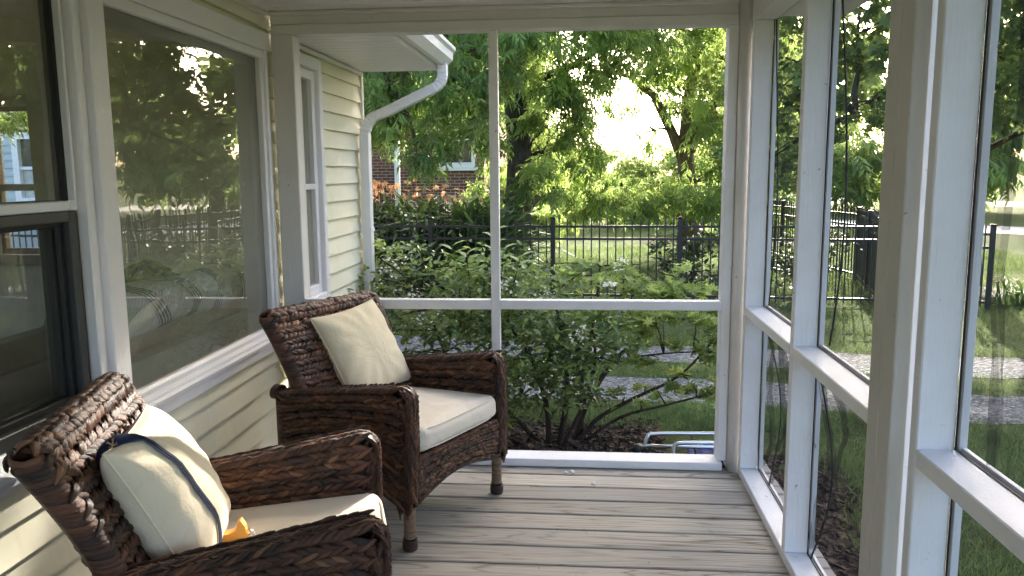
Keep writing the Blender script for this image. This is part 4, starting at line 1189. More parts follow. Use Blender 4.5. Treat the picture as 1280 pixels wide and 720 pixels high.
lz.matrix_world = pl2.matrix_world.copy(); tag(lz, 'navy webbing dog leash with a small orange V emblem looped over the near pillow', 'leash')
# edge binding
m = MB()
for sgn in (-1, 1):
    pts = []
    for i, (p, n) in enumerate(path):
        tg = (path[min(i+1, len(path)-1)][0]-path[max(0, i-1)][0]).normalized(); s = tg.cross(n).normalized(); pts.append(p+s*W_*WF(i)*sgn*1.02+n*.0015)
    m.tube(pts, .0022, 6)
m.build('edge_stitching', M['edge_web'], lz, False)
# printed marks: a V over two crossed sabres, repeated along the webbing
def mark(i, sc):
    p, n = path[i]; tg = (path[i+1][0]-path[i-1][0]).normalized(); s = tg.cross(n).normalized()
    up = s if s.z > 0 else -s
    rt = up.cross(n).normalized()
    def bar(a, b, wd):
        A = p+n*.0036+rt*a[0]*sc+up*a[1]*sc; B = p+n*.0036+rt*b[0]*sc+up*b[1]*sc; d = (B-A).normalized(); q = d.cross(n).normalized()*wd*sc
        m.add([A-q, A+q, B+q, B-q, A-q-n*.0003, A+q-n*.0003, B+q-n*.0003, B-q-n*.0003], [(0, 1, 2, 3), (4, 7, 6, 5), (0, 4, 5, 1), (1, 5, 6, 2), (2, 6, 7, 3), (3, 7, 4, 0)])
    bar((-.62, .8), (0, -.45), .17); bar((.62, .8), (0, -.45), .14)
    bar((-1.0, .8), (-.35, .8), .08); bar((.35, .8), (1.0, .8), .08)
    bar((-1.0, -.35), (.95, -.85), .06); bar((1.0, -.35), (-.95, -.85), .06)
for i in (19, 4, 11):
    m = MB(); mark(i, .0105); m.build('emblem', M['tan_print'], lz, False)
# orange holder with a steel clip beside the pillow
oh = empty('leash_clip', tuple(loc2w(chair2, (.0, -.06, .456))), 'orange yellow plastic leash holder with a steel clip on the near seat cushion', 'leash clip')
oh.rotation_euler = (0, 0, chair2.rotation_euler.z)
m = MB()
prof = [(-.045, 0), (.040, 0), (.046, .020), (.040, .048), (.030, .064), (.022, .060), (.018, .036), (-.004, .030), (-.020, .030), (-.040, .018)]
vs = [(-.014, a, b) for a, b in prof]+[(.014, a, b) for a, b in prof]; k = len(prof)
m.add(vs, [tuple(range(k)), tuple(range(k, 2*k))[::-1]]+[((i+1) % k, i, k+i, k+(i+1) % k) for i in range(k)])
m.build('holder', M['orange'], oh, False)
m = MB(); m.tube([(0, .045, .035), (0, .056, .026), (0, .066, .014), (0, .060, .004), (0, .050, .012)], .0035, 8); m.tube([(.004, .046, .02), (.004, .062, .030)], .0025, 6); m.build('clip', M['metal'], oh, False)
# ------------------------------------------------------------------ outside: shrubs
def shrub(name, label, base, stems, clumps, kind, dens, leafmat, size, group=None, flowers=None, cat='shrub', shell=.35):
    e = empty(name, base, label, cat, group)
    mb = MB()
    ends = []
    for (pts, r0) in stems:
        sp_ = smooth_path(pts, 4); n_ = len(sp_); mb.tube(sp_, [r0*(1-.65*i/(n_-1)) for i in range(n_)], 7); ends += sp_[len(sp_)//3:]
    for c in clumps:
        cc = Vector(c[:3])
        for _ in range(5):
            q = cc+Vector((random.uniform(-.9, .9)*c[3], random.uniform(-.9, .9)*c[4], random.uniform(-.8, .9)*c[5]))
            a = min(ends, key=lambda p: (p-q).length+max(0, p.z-q.z)); limb(mb, a, q, .007, .0025, .05, 5, 5, .12)
    mb.build('stems', M['stem'], e)
    P, br = clump_points(clumps, dens, shell); n = len(P)
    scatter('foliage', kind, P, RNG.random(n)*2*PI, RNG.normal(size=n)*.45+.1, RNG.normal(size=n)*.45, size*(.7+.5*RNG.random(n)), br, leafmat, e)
    if flowers:
        fk, fm, cs, fn, fs = flowers
        P = []
        for c in cs:
            m_ = RNG.normal(size=(fn, 3))*np.array(c[3:6])+np.array(c[:3]); P.append(m_)
        P = np.vstack(P); n = len(P)
        scatter('blossoms', fk, P, RNG.random(n)*2*PI, RNG.normal(size=n)*.6, RNG.normal(size=n)*.6, fs*(.7+.6*RNG.random(n)), RNG.random(n), fm, e, False)
    return e
# glossy bush close to the screen
gl = [(-1.05, 5.15, .62, .42, .38, .30), (-.62, 5.25, .55, .45, .42, .34), (-.22, 5.2, .48, .42, .40, .36), (-.85, 5.1, .30, .40, .35, .28, .7), (-.30, 5.05, .18, .40, .34, .26), (.06, 5.1, .38, .30, .3, .26),
      (-.70, 5.05, -.02, .35, .3, .22, .7), (-.42, 5.0, .02, .34, .30, .22), (-1.25, 5.35, .78, .22, .25, .18), (-.05, 5.0, .08, .26, .25, .2)]
st = [([(-.22, 5.15, G), (-.24, 5.12, -.1), (-.35, 5.15, .2), (-.6, 5.2, .55)], .022), ([(-.15, 5.12, G), (-.10, 5.1, -.05), (-.12, 5.12, .3), (-.2, 5.2, .6)], .024),
      ([(-.30, 5.2, G), (-.55, 5.2, -.15), (-.85, 5.15, .1), (-1.05, 5.15, .6)], .018), ([(-.12, 5.18, G), (.02, 5.15, -.1), (.08, 5.1, .2), (.06, 5.1, .45)], .018), ([(-.36, 5.1, G), (-.66, 5.0, -.22), (-.8, 5.0, 0)], .014)]
fl = [(-1.22, 5.0, .82, .05, .04, .05), (-.52, 4.95, .70, .05, .05, .04), (-.98, 4.9, .47, .05, .05, .035), (-.22, 4.9, .62, .05, .04, .03), (-.02, 4.82, .42, .03, .03, .03), (-1.1, 4.95, .62, .05, .04, .03)]
e = shrub('glossy_shrub', 'dark glossy leaved shrub with small white flower clusters just outside the end screen', (-.22, 5.15, G), st, gl, 'oval', 2100, M['glossy'], .80, None, ('floret', M['white_flower'], fl, 45, .62))
# upright young shoots
P = []; YW = []; PT = []
mb = MB()
for (x, y, z0, z1, ln) in ((-.62, 5.15, .7, 1.02, .05), (-.80, 5.2, .72, .92, -.06), (-.55, 5.2, .65, .9, .03), (-.50, 5.1, .62, .86, .10), (-.72, 5.1, .7, .88, -.03)):
    mb.tube([(x, y, z0-.25), (x+ln*.4, y, z0), (x+ln, y, z1)], [.005, .004, .002], 6)
    for i in range(9):
        t = i/8; P.append((x+ln*(.4+.6*t), y, z0+(z1-z0)*t)); YW.append(PI/2*(1 if i % 2 else -1)+random.uniform(-.6, .6)); PT.append(.5)
n = len(P)
mb.build('shoots', M['stem'], e)
scatter('shoot_leaves', 'oval', np.array(P), np.array(YW), np.array(PT), RNG.normal(size=n)*.3, 1.15+.3*RNG.random(n), .9+.1*RNG.random(n), M['glossy'], e, False)
# lighter azalea
az = [(.10, 5.55, .70, .34, .3, .12, .8), (.42, 5.6, .60, .30, .3, .13, .7), (.70, 5.6, .63, .26, .25, .12, .7), (.28, 5.45, .45, .30, .28, .13, .8), (.62, 5.4, .40, .28, .25, .12, .8), (.86, 5.35, .46, .22, .22, .11), (.42, 5.3, .22, .26, .22, .10, .8),
      (.84, 5.25, .20, .22, .2, .09), (.66, 5.2, .02, .2, .2, .08, .6), (.92, 5.15, .0, .24, .2, .11), (.36, 5.2, -.04, .2, .18, .07, .6), (.98, 5.4, .30, .16, .2, .10)]
st = [([(-.02, 5.2, G), (.10, 5.2, -.24), (.34, 5.22, -.10), (.66, 5.3, .05), (.95, 5.4, .35)], .018), ([(-.05, 5.25, G), (.05, 5.28, -.12), (.25, 5.4, .15), (.5, 5.5, .35), (.75, 5.6, .7)], .020),
      ([(.0, 5.25, G), (.0, 5.35, .0), (.08, 5.5, .4), (.12, 5.55, .75)], .016), ([(.02, 5.2, G), (.25, 5.18, -.22), (.55, 5.15, -.12), (.9, 5.15, -.02)], .014), ([(.05, 5.3, -.1), (.2, 5.35, .1), (.45, 5.3, .18), (.8, 5.25, .22)], .011)]
shrub('azalea_shrub', 'light green azalea bush with spreading bare branches outside the end screen', (0, 5.2, G), st, az, 'whorl', 1150, M['azalea'], .88, None, ('floret', M['white_flower'], [(.25, 5.3, .80, .02, .02, .03), (.16, 5.0, .70, .02, .02, .02)], 20, .8))
# low ground plants
shrub('ground_plant', 'small bright green weed at the foot of the glossy shrub', (-.55, 4.7, G), [([(-.55, 4.7, G), (-.55, 4.7, -.2)], .005)], [(-.55, 4.75, -.15, .12, .1, .16)], 'oval', 2200, M['lime'], .8, None, None, 'plant')
# strap leaf tuft by the fence end and along the path
def strap_clump(name, label, spots, n, size, mat, group=None, flowers=None, cat='plant'):
    e = empty(name, (spots[0][0], spots[0][1], G), label, cat, group)
    P = np.vstack([np.c_[RNG.normal(size=n)*s[2]+s[0], RNG.normal(size=n)*s[2]+s[1], np.full(n, G)] for s in spots]); m = len(P)
    scatter('leaves', 'strap', P, RNG.random(m)*2*PI, RNG.normal(size=m)*.25, RNG.normal(size=m)*.25, size*(.7+.6*RNG.random(m)), RNG.random(m), mat, e, False)
    if flowers is not None:
        fp, fm, fs = flowers; fp = np.array(fp); k = len(fp)
        mb = MB()
        for p in fp: mb.tube([(p[0]+random.uniform(-.1, .1), p[1], G), (p[0], p[1], p[2])], .004, 4)
        mb.build('stems', M['stem'], e)
        scatter('blossoms', 'petal6', fp, RNG.random(k)*2*PI, RNG.normal(size=k)*.7, RNG.normal(size=k)*.7, fs*(.7+.6*RNG.random(k)), RNG.random(k), fm, e, False)
    return e
strap_clump('grass_tuft', 'tuft of long grass beside the concrete path at the fence end', [(5.75, 10.9, .16)], 150, .75, M['strap'])
# daylilies and dark planting behind the fence on the left
for i, (x, y, zt) in enumerate(((-4.2, 12.6, .95), (-3.3, 12.5, .98), (-2.5, 12.6, .94), (-1.8, 12.4, .90))):
    fp = np.c_[RNG.normal(size=(34, 34, 26, 8)[i])*.34+x, RNG.normal(size=(34, 34, 26, 8)[i])*.3+y, RNG.normal(size=(34, 34, 26, 8)[i])*.08+zt+.14]
    strap_clump('daylily', ('daylily clump with orange flowers behind the fence, nearest the house corner', 'daylily clump with orange flowers behind the fence, second from the house corner', 'daylily clump with orange flowers behind the fence below the brick house window', 'daylily clump with orange flowers behind the fence, nearest the pecan trunk')[i],
                [(x+random.uniform(-.3, .3), y+random.uniform(-.4, .4), .16) for _ in range(9)], 75, 2.6, M['strap'], 'daylilies behind the fence', (fp, M['orange_flower'], 1.0), 'flowers')
for i, (x, y, lab, g_) in enumerate(((-4.6, 11.7, 'dark leafy shrub behind the fence beside the downspout', 0), (-3.5, 11.75, 'dark leafy shrub behind the fence under the daylilies', 0), (-2.5, 11.7, 'dark leafy shrub with white blossom behind a fence post', 1), (-1.5, 11.75, 'dark leafy shrub behind the fence left of the pecan trunk', 0))):
    cl = [(x+random.uniform(-.3, .3), y+random.uniform(-.15, .2), z, .5, .4, .32) for z in (-.1, .2, .5)]
    shrub('leafy_shrub', lab, (x, y, G), [([(x, y, G), (x+.05, y, 0), (x, y, .4)], .03), ([(x, y, G), (x-.2, y, .1), (x-.3, y, .5)], .02)], cl, 'oval', 420, M['hedge'] if i == 3 else M['glossy'], 1.7, 'shrubs behind the iron fence',
          ('floret', M['white_flower'], [(x+.1, y-.45, .4, .06, .05, .22)], 90, 1.3) if g_ else None)
for i, (x, y, lab) in enumerate(((1.55, 11.75, 'dark bush behind the fence panel at the right edge of the end screen'), (2.4, 11.7, 'dark bush behind the fence seen through the first side screen'), (3.25, 11.6, 'dark bush behind the fence near its corner post'))):
    cl = [(x+random.uniform(-.2, .2), y+random.uniform(-.1, .2), z, .48, .4, .28) for z in (-.15, .12, .36)]
    shrub('leafy_shrub', lab, (x, y, G), [([(x, y, G), (x+.05, y, 0), (x, y, .3)], .03)], cl, 'oval', 420, M['dark_hedge'], 1.6, 'shrubs behind the iron fence')
shrub('pink_shrub', 'low shrub with pink flowers at the foot of the forked tree', (3.0, 19.5, G), [([(3.0, 19.5, G), (3.0, 19.5, .1)], .02)], [(2.9, 19.5, -.1, .5, .4, .3), (3.6, 19.6, -.1, .5, .4, .28)], 'oval', 250, M['hedge'], 2.2, None, ('petal6', M['pink_flower'], [(2.9, 19.0, .12, .25, .1, .05)], 16, .8))

# ------------------------------------------------------------------ iron fences
def iron_fence(label, pts, base_z, height, seg_len, group='black iron fences', end_post=True):
    e = empty('iron_fence', (pts[0][0], pts[0][1], base_z), label, 'fence', group)
    for (a, b) in zip(pts[:-1], pts[1:]):
        A = Vector((a[0], a[1], 0)); B = Vector((b[0], b[1], 0)); L = (B-A).length; d = (B-A)/L; n = max(1, round(L/seg_len)); s = L/n
        ang = math.atan2(d.y, d.x); Rm = Matrix.Rotation(ang, 4, 'Z')
        for i in range(n+1):
            if i == n and not (end_post and (b is pts[-1])): continue
            p = A+d*s*i; m = MB(); m.box(-.032, .032, -.032, .032, base_z, base_z+height+.08, .004); m.box(-.040, .040, -.040, .040, base_z+height+.08, base_z+height+.10, .008)
            m.v = [tuple((Rm @ Vector(v))+Vector((p.x, p.y, 0))) for v in m.v]; m.build('post', M['iron'], e)
        for i in range(n):
            m = MB(); x0, x1 = s*i+.033, s*(i+1)-.033
            for z in (base_z+.10, base_z+height-.20, base_z+height-.03): m.box(x0, x1, -.013, .013, z-.016, z+.016)
            k = max(1, round((x1-x0)/.108)); g = (x1-x0)/k
            for j in range(k):
                x = x0+(j+.5)*g; m.box(x-.0085, x+.0085, -.0085, .0085, base_z+.04, base_z+height+.055)
                m.add([(x-.012, -.012, base_z+height+.055), (x+.012, -.012, base_z+height+.055), (x+.012, .012, base_z+height+.055), (x-.012, .012, base_z+height+.055), (x, 0, base_z+height+.10)],
                      [(0, 1, 4), (1, 2, 4), (2, 3, 4), (3, 0, 4), (3, 2, 1, 0)])
            m.v = [tuple((Rm @ Vector(v))+Vector((A.x, A.y, 0))) for v in m.v]; m.build('fence_panel', M['iron'], e)
iron_fence('long black iron picket fence running across behind the gravel driveway', [(-9.06, 11.76), (-2.14, 11.14), (1.31, 11.0), (3.85, 10.78)], G, 1.08, 1.73)
iron_fence('short black iron fence running back from the corner beside the driveway', [(3.95, 10.95), (4.45, 13.4), (3.5, 19.5), (3.2, 24.0)], G, 1.10, 1.6)
iron_fence('short end section of black iron fence beside the concrete path', [(4.82, 10.72), (5.16, 10.60)], G, 1.0, .34)

# ------------------------------------------------------------------ trees
T1c = [(-2.3, 10.6, 2.7, 1.0, .8, .85, 1.2), (-3.3, 11.4, 3.3, 1.2, .9, 1.2), (-1.55, 11.0, 2.5, .6, .6, .75), (-3.4, 11.2, 1.95, .6, .5, .35, .6), (-1.2, 11.6, 3.5, 1.0, .8, .6), (-1.75, 12.6, 2.0, .40, .5, .45, .8),
       (-.2, 12.2, 3.55, .9, .8, .55), (.65, 12.6, 3.75, .8, .8, .45), (-.5, 13.0, 2.9, .6, .6, .45), (-.55, 13.6, 2.2, .35, .4, .4, .9), (-.55, 14.2, 1.7, .5, .5, .40), (-3.6, 14.5, 3.6, 1.6, 1.2, 1.4), (-1.2, 16.0, 3.4, 1.5, 1.0, 1.0),
       (-4.6, 12.2, 2.6, 1.0, .9, 1.1), (-1.9, 13.5, 5.4, 2.2, 1.8, 1.2, 1.0), (.2, 14.0, 5.4, 1.8, 1.6, 1.0, 1.1), (-.6, 13.0, 7.0, 2.6, 2.2, 1.2, .9), (1.3, 13.2, 5.9, 1.4, 1.4, .9), (-4.0, 13.0, 5.5, 1.8, 1.6, 1.3), (1.6, 14.0, 7.2, 1.6, 1.6, 1.0), (-.35, 13.2, 2.55, .45, .4, .45), (-.2, 13.8, 1.8, .5, .5, .45), (.2, 13.2, 3.05, .5, .5, .30), (-.75, 13.0, 1.35, .45, .4, .35), (-2.1, 10.4, 1.7, .5, .4, .3, .7), (-1.3, 10.8, 3.0, .6, .5, .5), (-.35, 15.5, 1.25, .7, .6, .4), (-1.75, 14.8, 1.2, .5, .6, .4)]
tree('pecan_tree', (-1.12, 14.0, G), [(-1.12, 14, G), (-1.14, 14, .5), (-1.10, 14, 1.6), (-1.16, 14.0, 2.8), (-1.2, 13.9, 4.4), (-1.0, 13.6, 6.2)], [.29, .24, .215, .20, .16, .09], T1c, 'pinnate', 172, M['pecan'], M['bark_dark'],
     'large pecan tree with a dark thick trunk and drooping leaves behind the fence', None, .74, .42,
     [([(-1.14, 14.0, 2.4), (-.7, 13.6, 2.95), (-.1, 13.2, 3.1), (.6, 12.8, 3.5)], [.09, .075, .055, .03]), ([(-1.16, 14.0, 2.9), (-1.8, 13.0, 3.4), (-2.5, 11.8, 3.4), (-2.9, 11.2, 3.0)], [.09, .07, .05, .03])])
T2c = [(2.75, 17.2, 3.75, 1.2, 1.0, .75), (3.7, 17.6, 3.1, 1.0, 1.0, 1.2), (1.75, 17.6, 4.35, .9, .8, .45), (3.1, 17.0, 2.75, .75, .7, .45), (3.0, 16.6, 1.75, .9, .7, .45), (2.45, 16.2, 1.2, .85, .6, .42), (1.35, 16.6, .95, .8, .6, .42), (.55, 16.2, .95, .7, .6, .45), (3.5, 16.4, 1.3, .6, .5, .45),
       (4.4, 18.0, 4.2, 1.2, 1.0, 1.0), (2.3, 17.2, 5.6, 1.8, 1.4, 1.0, 1.4), (3.9, 17.2, 5.8, 1.8, 1.4, 1.1, 1.4), (3.0, 16.8, 7.3, 2.2, 1.8, 1.2, 1.4), (5.2, 17.5, 6.6, 1.6, 1.5, 1.1), (1.0, 18, 5.6, 1.3, 1.2, .7), (-.1, 17.0, .75, .7, .6, .40), (1.9, 18.4, 3.1, .5, .5, .35, .7), (2.1, 16.8, 3.0, .55, .5, .45), (1.6, 16.8, 3.75, .7, .6, .40), (2.7, 16.4, 2.25, .6, .5, .4), (.5, 15.6, .75, .9, .6, .42), (1.6, 15.6, .8, .8, .6, .42), (2.5, 15.7, .85, .7, .6, .42), (.75, 16.6, 4.0, .6, .5, .35), (1.05, 17.5, 3.35, .6, .5, .4, .45), (.55, 17.0, 2.9, .5, .4, .4, .35), (1.3, 17.2, 2.2, .4, .4, .35, .4)]
tree('forked_tree', (2.3, 18.0, G), [(2.34, 18, G), (2.32, 18, .3), (2.28, 18, 1.1), (2.22, 18, 1.75), (2.25, 17.8, 2.9), (2.4, 17.5, 4.2), (2.6, 17.2, 6.0)], [.27, .23, .21, .18, .14, .10, .05], T2c, 'pinnate', 122, M['pecan2'], M['bark_brown'],
     'forked tree with light leaning limbs beyond the lawn on the right', None, .82, .45,
     [([(2.24, 18, 1.5), (1.9, 17.9, 2.25), (1.5, 17.8, 3.0), (1.0, 17.8, 3.4), (.5, 17.6, 3.5)], [.14, .11, .09, .06, .03]), ([(2.25, 18, 1.8), (2.7, 17.7, 2.7), (3.1, 17.5, 3.4), (3.6, 17.3, 4.6)], [.11, .09, .07, .04])])
T3c = [(2.9, 12.2, 3.0, 1.0, .9, 1.0), (2.75, 12.0, 1.6, .7, .6, .5, .9), (3.7, 11.6, 3.6, 1.2, 1.0, 1.0), (3.9, 11.2, 2.35, .9, .8, .55), (4.9, 11.0, 3.0, 1.1, 1.0, 1.1), (5.4, 10.4, 4.0, 1.2, 1.1, 1.0), (6.0, 11.2, 2.6, 1.2, 1.0, .9), (7.2, 11.4, 2.9, 1.2, 1.1, 1.1), (6.5, 10.3, 3.9, 1.3, 1.1, 1.0), (8.2, 10.6, 3.4, 1.3, 1.2, 1.3),
       (4.6, 10.4, 5.4, 1.8, 1.6, 1.2), (6.6, 11.6, 5.8, 2.0, 1.8, 1.3), (3.4, 12.4, 5.3, 1.6, 1.5, 1.1), (8.4, 12, 5.4, 1.8, 1.6, 1.2), (5.5, 12.5, 7.2, 2.4, 2, 1.2), (9.2, 11.2, 2.8, 1.0, 1.0, .9), (7.6, 12.6, 2.2, .8, .8, .6)]
tree('maple_tree', (5.9, 13.0, G), [(5.9, 13, G), (5.9, 13, .4), (5.92, 13, 1.6), (5.9, 12.8, 3.0), (5.9, 12.4, 4.6), (5.8, 12.2, 6.6)], [.30, .25, .22, .19, .14, .07], T3c, 'maple', 165, M['maple'], M['bark_dark'],
     'broad dark maple tree spreading over the corner outside the side screens', None, .95, .55,
     [([(5.92, 13, 2.0), (5.2, 12.2, 2.3), (4.4, 11.6, 2.15), (3.6, 11.2, 2.1)], [.08, .06, .04, .02])])
# more trees to the right, mirrored in the window panes
for i, (bx, by, lab) in enumerate(((11.5, 12.5, 'round maple tree to the right beyond the concrete path'), (11.0, 6.5, 'low spreading maple tree on the lawn to the right of the porch'))):
    cl = [(bx+random.uniform(-2, 2), by+random.uniform(-2, 2), z, 1.7, 1.7, 1.1) for z in (2.2, 2.9, 3.4, 4.2, 5.0, 5.6, 6.2)]
    tree('maple_tree', (bx, by, G), [(bx, by, G), (bx, by, .4), (bx+.05, by, 1.8), (bx, by, 3.4), (bx, by, 5.4)], [.28, .23, .2, .15, .06], cl, 'maple', 150, M['maple'], M['bark_dark'], lab, 'maple trees on the lawn', 1.25, .5)
# trees far behind
for i, (bx, by, hh, rw_, mt, lab) in enumerate(((-13, 34, 9, 4.0, 'hedge', 'tall tree far behind the brick house on its left'), (-5.5, 38, 10, 4.5, 'hedge', 'tall tree far behind the brick house, above its roof'), (8.5, 40, 9, 4.0, 'hedge', 'tall pale tree far behind the forked tree'), (14, 36, 8, 4, 'pecan2', 'tall tree far behind the maple, left of the road'), (24, 40, 9, 4.5, 'hedge', 'tall tree far behind the road'), (34, 32, 9, 4.5, 'pecan2', 'tall tree far behind on the far right'))):
    cl = [(bx+random.uniform(-.6, .6)*rw_, by+random.uniform(-.4, .4)*rw_, z, rw_*.55, rw_*.5, hh*.16) for z in np.linspace(1.5, hh-1, 8)]
    tree('background_tree', (bx, by, G), [(bx, by, G), (bx, by, 1.5), (bx+.1, by, hh*.5), (bx, by, hh*.8)], [.35, .3, .2, .08], cl, 'pinnate', 34, M[mt], M['bark_brown'], lab, 'trees in the far background', 2.6, .5)
for i, (bx, by, hh, lab) in enumerate(((-.6, 25, 2.0, 'rounded bush beyond the lawn behind the pecan trunk'), (1.2, 27, 1.9, 'rounded bush beyond the lawn below the bright sky'), (3.0, 28, 2.1, 'rounded bush beyond the lawn left of the forked trunk'), (5.5, 27, 1.8, 'rounded bush beyond the lawn right of the forked trunk'), (-3.0, 24, 2.2, 'rounded bush in front of the brick house wall'), (4.2, 23, .9, 'low bush beside the receding fence'))):
    cl = [(bx+random.uniform(-.7, .7), by+random.uniform(-.4, .4), z, 1.1, .9, .5) for z in np.linspace(-.1, hh-.45, 4)]
    shrub('round_bush', lab, (bx, by, G), [([(bx, by, G), (bx, by, .3), (bx+.1, by, hh*.6)], .06), ([(bx, by, G), (bx-.3, by, .4), (bx-.5, by, hh*.6)], .05)], cl, 'pinnate', 80, M['pecan2'], 1.3, 'bushes beyond the lawn')

# ------------------------------------------------------------------ neighbouring houses
bh = empty('brick_house', (-4.5, 24, G), 'red brick house with white windows behind the trees', 'house')
BY = 22.0
BW = [(-3.95, -2.95, 1.55, 3.0), (-7.4, -6.5, .5, 2.4)]
mb = MB()
for (a, b, c, d) in wallrects(-11, -2.7, G, 3.6, BW): mb.box(a, b, BY, BY+.25, c, d)
mb.box(-11, -10.75, BY+.251, 30, G, 3.6); mb.box(-2.95, -2.7, BY+.251, 30, G, 3.6)
mb.build('wall', M['brick'], bh)
mb = MB(); mb.add([(-11.5, BY-.5, 3.6), (-2.2, BY-.5, 3.6), (-2.2, 30.5, 3.6), (-11.5, 30.5, 3.6), (-11.5, 26, 6.4), (-2.2, 26, 6.4)], [(0, 1, 5, 4), (2, 3, 4, 5), (1, 2, 5), (3, 0, 4), (3, 2, 1, 0)]); mb.build('roof', M['roof'], bh)
for (a, b, c, d) in BW:
    mb = MB(); ring_xz(mb, BY-.03, BY+.10, a, b, c, d, .10, .10, .12, .10); mb.box(a+.1, b-.1, BY-.01, BY+.06, (c+d)/2-.03, (c+d)/2+.03); mb.box(a-.08, b+.08, BY-.08, BY-.03, c-.10, c)
    wn = mb.build('window', M['vinyl'], bh)
    mb = MB(); mb.box(a+.1, b-.1, BY+.061, BY+.07, c+.12, d-.1); mb.build('pane', M['dark_glass'], wn)
mb = MB(); mb.box(-5.0, -4.87, BY-.9, BY-.77, G, 3.2, .02); mb.build('porch_column', M['vinyl'], bh)
po = empty('white_pole', (-4.05, 17.5, G), 'thin white pole standing among the daylilies', 'pole')
mb = MB(); mb.tube([(-4.05, 17.5, G), (-4.05, 17.5, 2.1)], .035, 10); mb.build('shaft', M['vinyl'], po)
mb = MB(); mb.tube([(-4.05, 17.5, 2.1), (-4.05, 17.5, 2.13), (-4.05, 17.5, 2.18)], [.05, .05, .01], 10); mb.build('cap', M['vinyl'], po)
# grey house seen through the room's end window
nh = empty('clapboard_house', (-12, 17, G), 'pale grey clapboard house with a white window seen through the room', 'house')
NY = 15.0
NW = [(-11.05, -10.35, .95, 2.15)]
siding(nh, 0, 0, .001, 0, .001, [], .1, 'x', M['grey_siding']) if False else None
mb = MB(); z = G
def wall_iv(z0, z1): return [(-12.2, -11.05), (-10.35, -8.5)] if z1 > .95 and z0 < 2.15 else [(-12.2, -8.5)]
while z < 4.4:
    for (a, b) in wall_iv(z, z+.15):
        mb.quad((a, NY-.02, z), (b, NY-.02, z), (b, NY, z+.15), (a, NY, z+.15)); mb.quad((a, NY, z), (b, NY, z), (b, NY-.02, z+.0005), (a, NY-.02, z+.0005))
    z += .15
mb.box(-12.2, -8.5, NY+.2, 22, G, 4.4)
mb.build('wall', M['grey_siding'], nh)
mb = MB(); mb.box(-12.30, -12.12, NY-.05, NY+.1, G, 4.4, .01); mb.box(-8.6, -8.44, NY-.05, NY+.1, G, 4.4, .01); mb.box(-12.3, -8.44, NY-.06, NY+.0, 2.45, 2.62, .01); mb.build('corner_trim', M['vinyl'], nh)
mb = MB(); ring_xz(mb, NY-.06, NY+.06, -11.14, -10.26, .84, 2.24, .13, .13, .13, .13); mb.box(-11.01, -10.39, NY-.02, NY+.04, 1.52, 1.58); wn = mb.build('window', M['vinyl'], nh)
mb = MB(); mb.box(-11.02, -10.38, NY+.041, NY+.05, .96, 2.12); mb.build('pane', M['dark_glass'], wn)
mb = MB(); mb.box(-11.0, -10.4, NY+.03, NY+.04, .97, 1.51); mb.build('curtain', M['curtain'], wn)
mb = MB(); mb.add([(-12.8, NY-.6, 4.4), (-8, NY-.6, 4.4), (-8, 22.5, 4.4), (-12.8, 22.5, 4.4), (-12.8, 18.7, 6.6), (-8, 18.7, 6.6)], [(0, 1, 5, 4), (2, 3, 4, 5), (1, 2, 5), (3, 0, 4), (3, 2, 1, 0)]); mb.build('roof', M['roof'], nh)
cl = [(-8.9, 11.3, 2.45, .7, .6, .4), (-8.4, 11.5, 2.9, .9, .8, .6), (-9.3, 11.4, 2.9, .8, .7, .5)]
tree('small_tree', (-8.2, 11.8, G), [(-8.2, 11.8, G), (-8.2, 11.8, 1.2), (-8.4, 11.7, 2.2), (-8.5, 11.6, 2.9)], [.08, .07, .05, .02], cl, 'pinnate', 90, M['lime'], M['bark_brown'], 'small yellow green tree in front of the grey clapboard house', None, .7, .5)

# ------------------------------------------------------------------ folded lawn chair outside the screen
lc = empty('lawn_chair', (.8, 4.95, G), 'folded aluminium lawn chair with blue webbing lying on the mulch outside the screen', 'lawn chair')
def arc_path(p): return smooth_path(p, 5)
m = MB(); m.tube(arc_path([(.56, 4.80, G+.02), (.56, 4.82, -.22), (.575, 4.83, -.165), (.63, 4.83, -.15), (.8, 4.83, -.145), (1.02, 4.83, -.14)]), .0125, 10); m.build('frame_tube', M['alu'], lc)
m = MB(); m.tube(arc_path([(.40, 5.02, -.25), (.42, 5.03, -.185), (.47, 5.04, -.165), (.8, 5.05, -.16), (1.02, 5.05, -.155)]), .0125, 10); m.build('frame_tube', M['alu'], lc)
m = MB(); m.tube(arc_path([(.64, 4.74, G+.02), (.645, 4.74, -.29), (.68, 4.74, -.245), (.75, 4.74, -.222), (.9, 4.74, -.21), (1.02, 4.74, -.205)]), .0125, 10); m.build('frame_tube', M['alu'], lc)
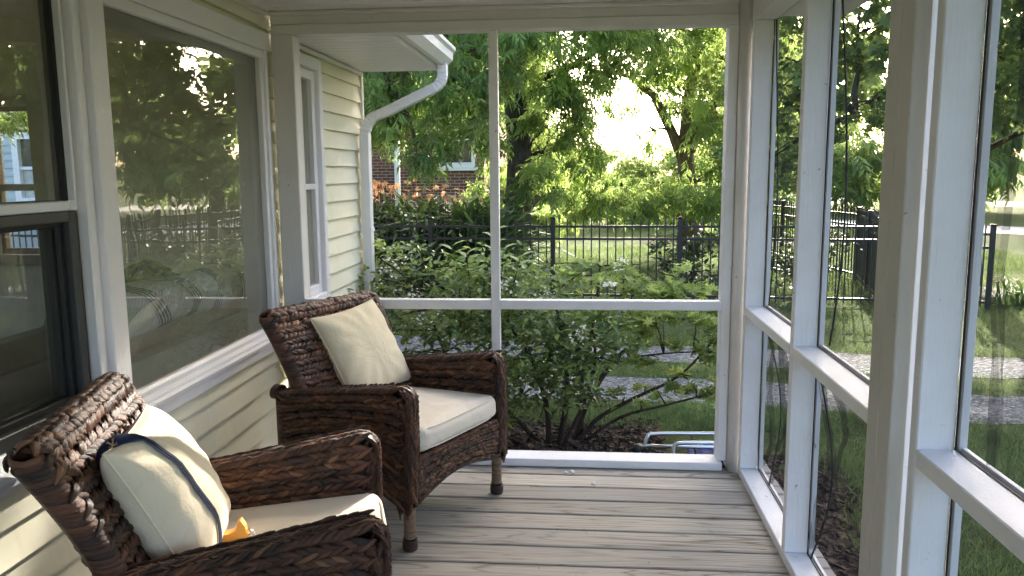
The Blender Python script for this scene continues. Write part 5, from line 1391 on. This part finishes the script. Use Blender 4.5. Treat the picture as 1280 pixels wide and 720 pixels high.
m = MB(); m.tube(arc_path([(.36, 5.0, G+.03), (.36, 5.0, -.29), (.40, 5.0, -.24), (.56, 4.9, -.20), (1.02, 4.9, -.195)]), .0125, 10); m.build('frame_tube', M['alu'], lc)
V = []; 
for j in range(9):
    for i in range(25): V.append((.66+.38*i/24, 4.76+.26*j/8, -.225-.015*math.sin(PI*j/8)+.004*math.sin(i*1.3)))
Fq = [(j*25+i, j*25+i+1, (j+1)*25+i+1, (j+1)*25+i) for j in range(8) for i in range(24)]
o = link('webbing', np_mesh('webbing', V, Fq), M['blue'], lc); so_ = o.modifiers.new('thick', 'SOLIDIFY'); so_.thickness = .03
for ch_ in lc.children: ch_.location.z -= .115
lc_shift = .085
m = MB(); m.box(.85, 1.0, 5.03, 5.06, -.145-.115, -.115-.115, .006); m.build('strap', M['blue'], lc)
m = MB(); m.tube([(.34, 4.97, -.368), (.37, 5.03, -.368)], .028, 10); m.build('hinge', M['black'], lc)
m = MB(); m.tube([(.70, 4.72, -.35), (.70, 5.07, -.28)], .008, 8); m.build('pivot_bar', M['black'], lc)

# ------------------------------------------------------------------ small litter on the porch floor
def petal_obj(x, y, s, lab):
    rnd = random.Random(int(x*1000)); V = [(0, 0, .012)]; k = 9
    for i in range(k):
        a = 2*PI*i/k; r = s*(.6+.5*rnd.random()); V.append((r*math.cos(a), r*math.sin(a), rnd.random()*.010))
    Fq = [(0, 1+i, 1+(i+1) % k) for i in range(k)]
    V += [(v[0], v[1], 0.001) for v in V[1:]]; Fq += [(1+i, 1+k+i, 1+k+(i+1) % k, 1+(i+1) % k) for i in range(k)]
    me = bpy.data.meshes.new('fallen_blossom'); me.from_pydata(V, [], Fq); o = link('fallen_blossom', me, M['petal']); o.location = (x, y, .0005)
    tag(o, lab, 'blossom', 'fallen blossoms on the floor')
petal_obj(-.045, 3.615, .016, 'white fallen blossom on the floor nearest the end sill')
petal_obj(-.075, 3.60, .010, 'tiny white petal on the floor beside a larger blossom')
petal_obj(.055, 3.475, .014, 'white fallen petal on the second floor board from the end')
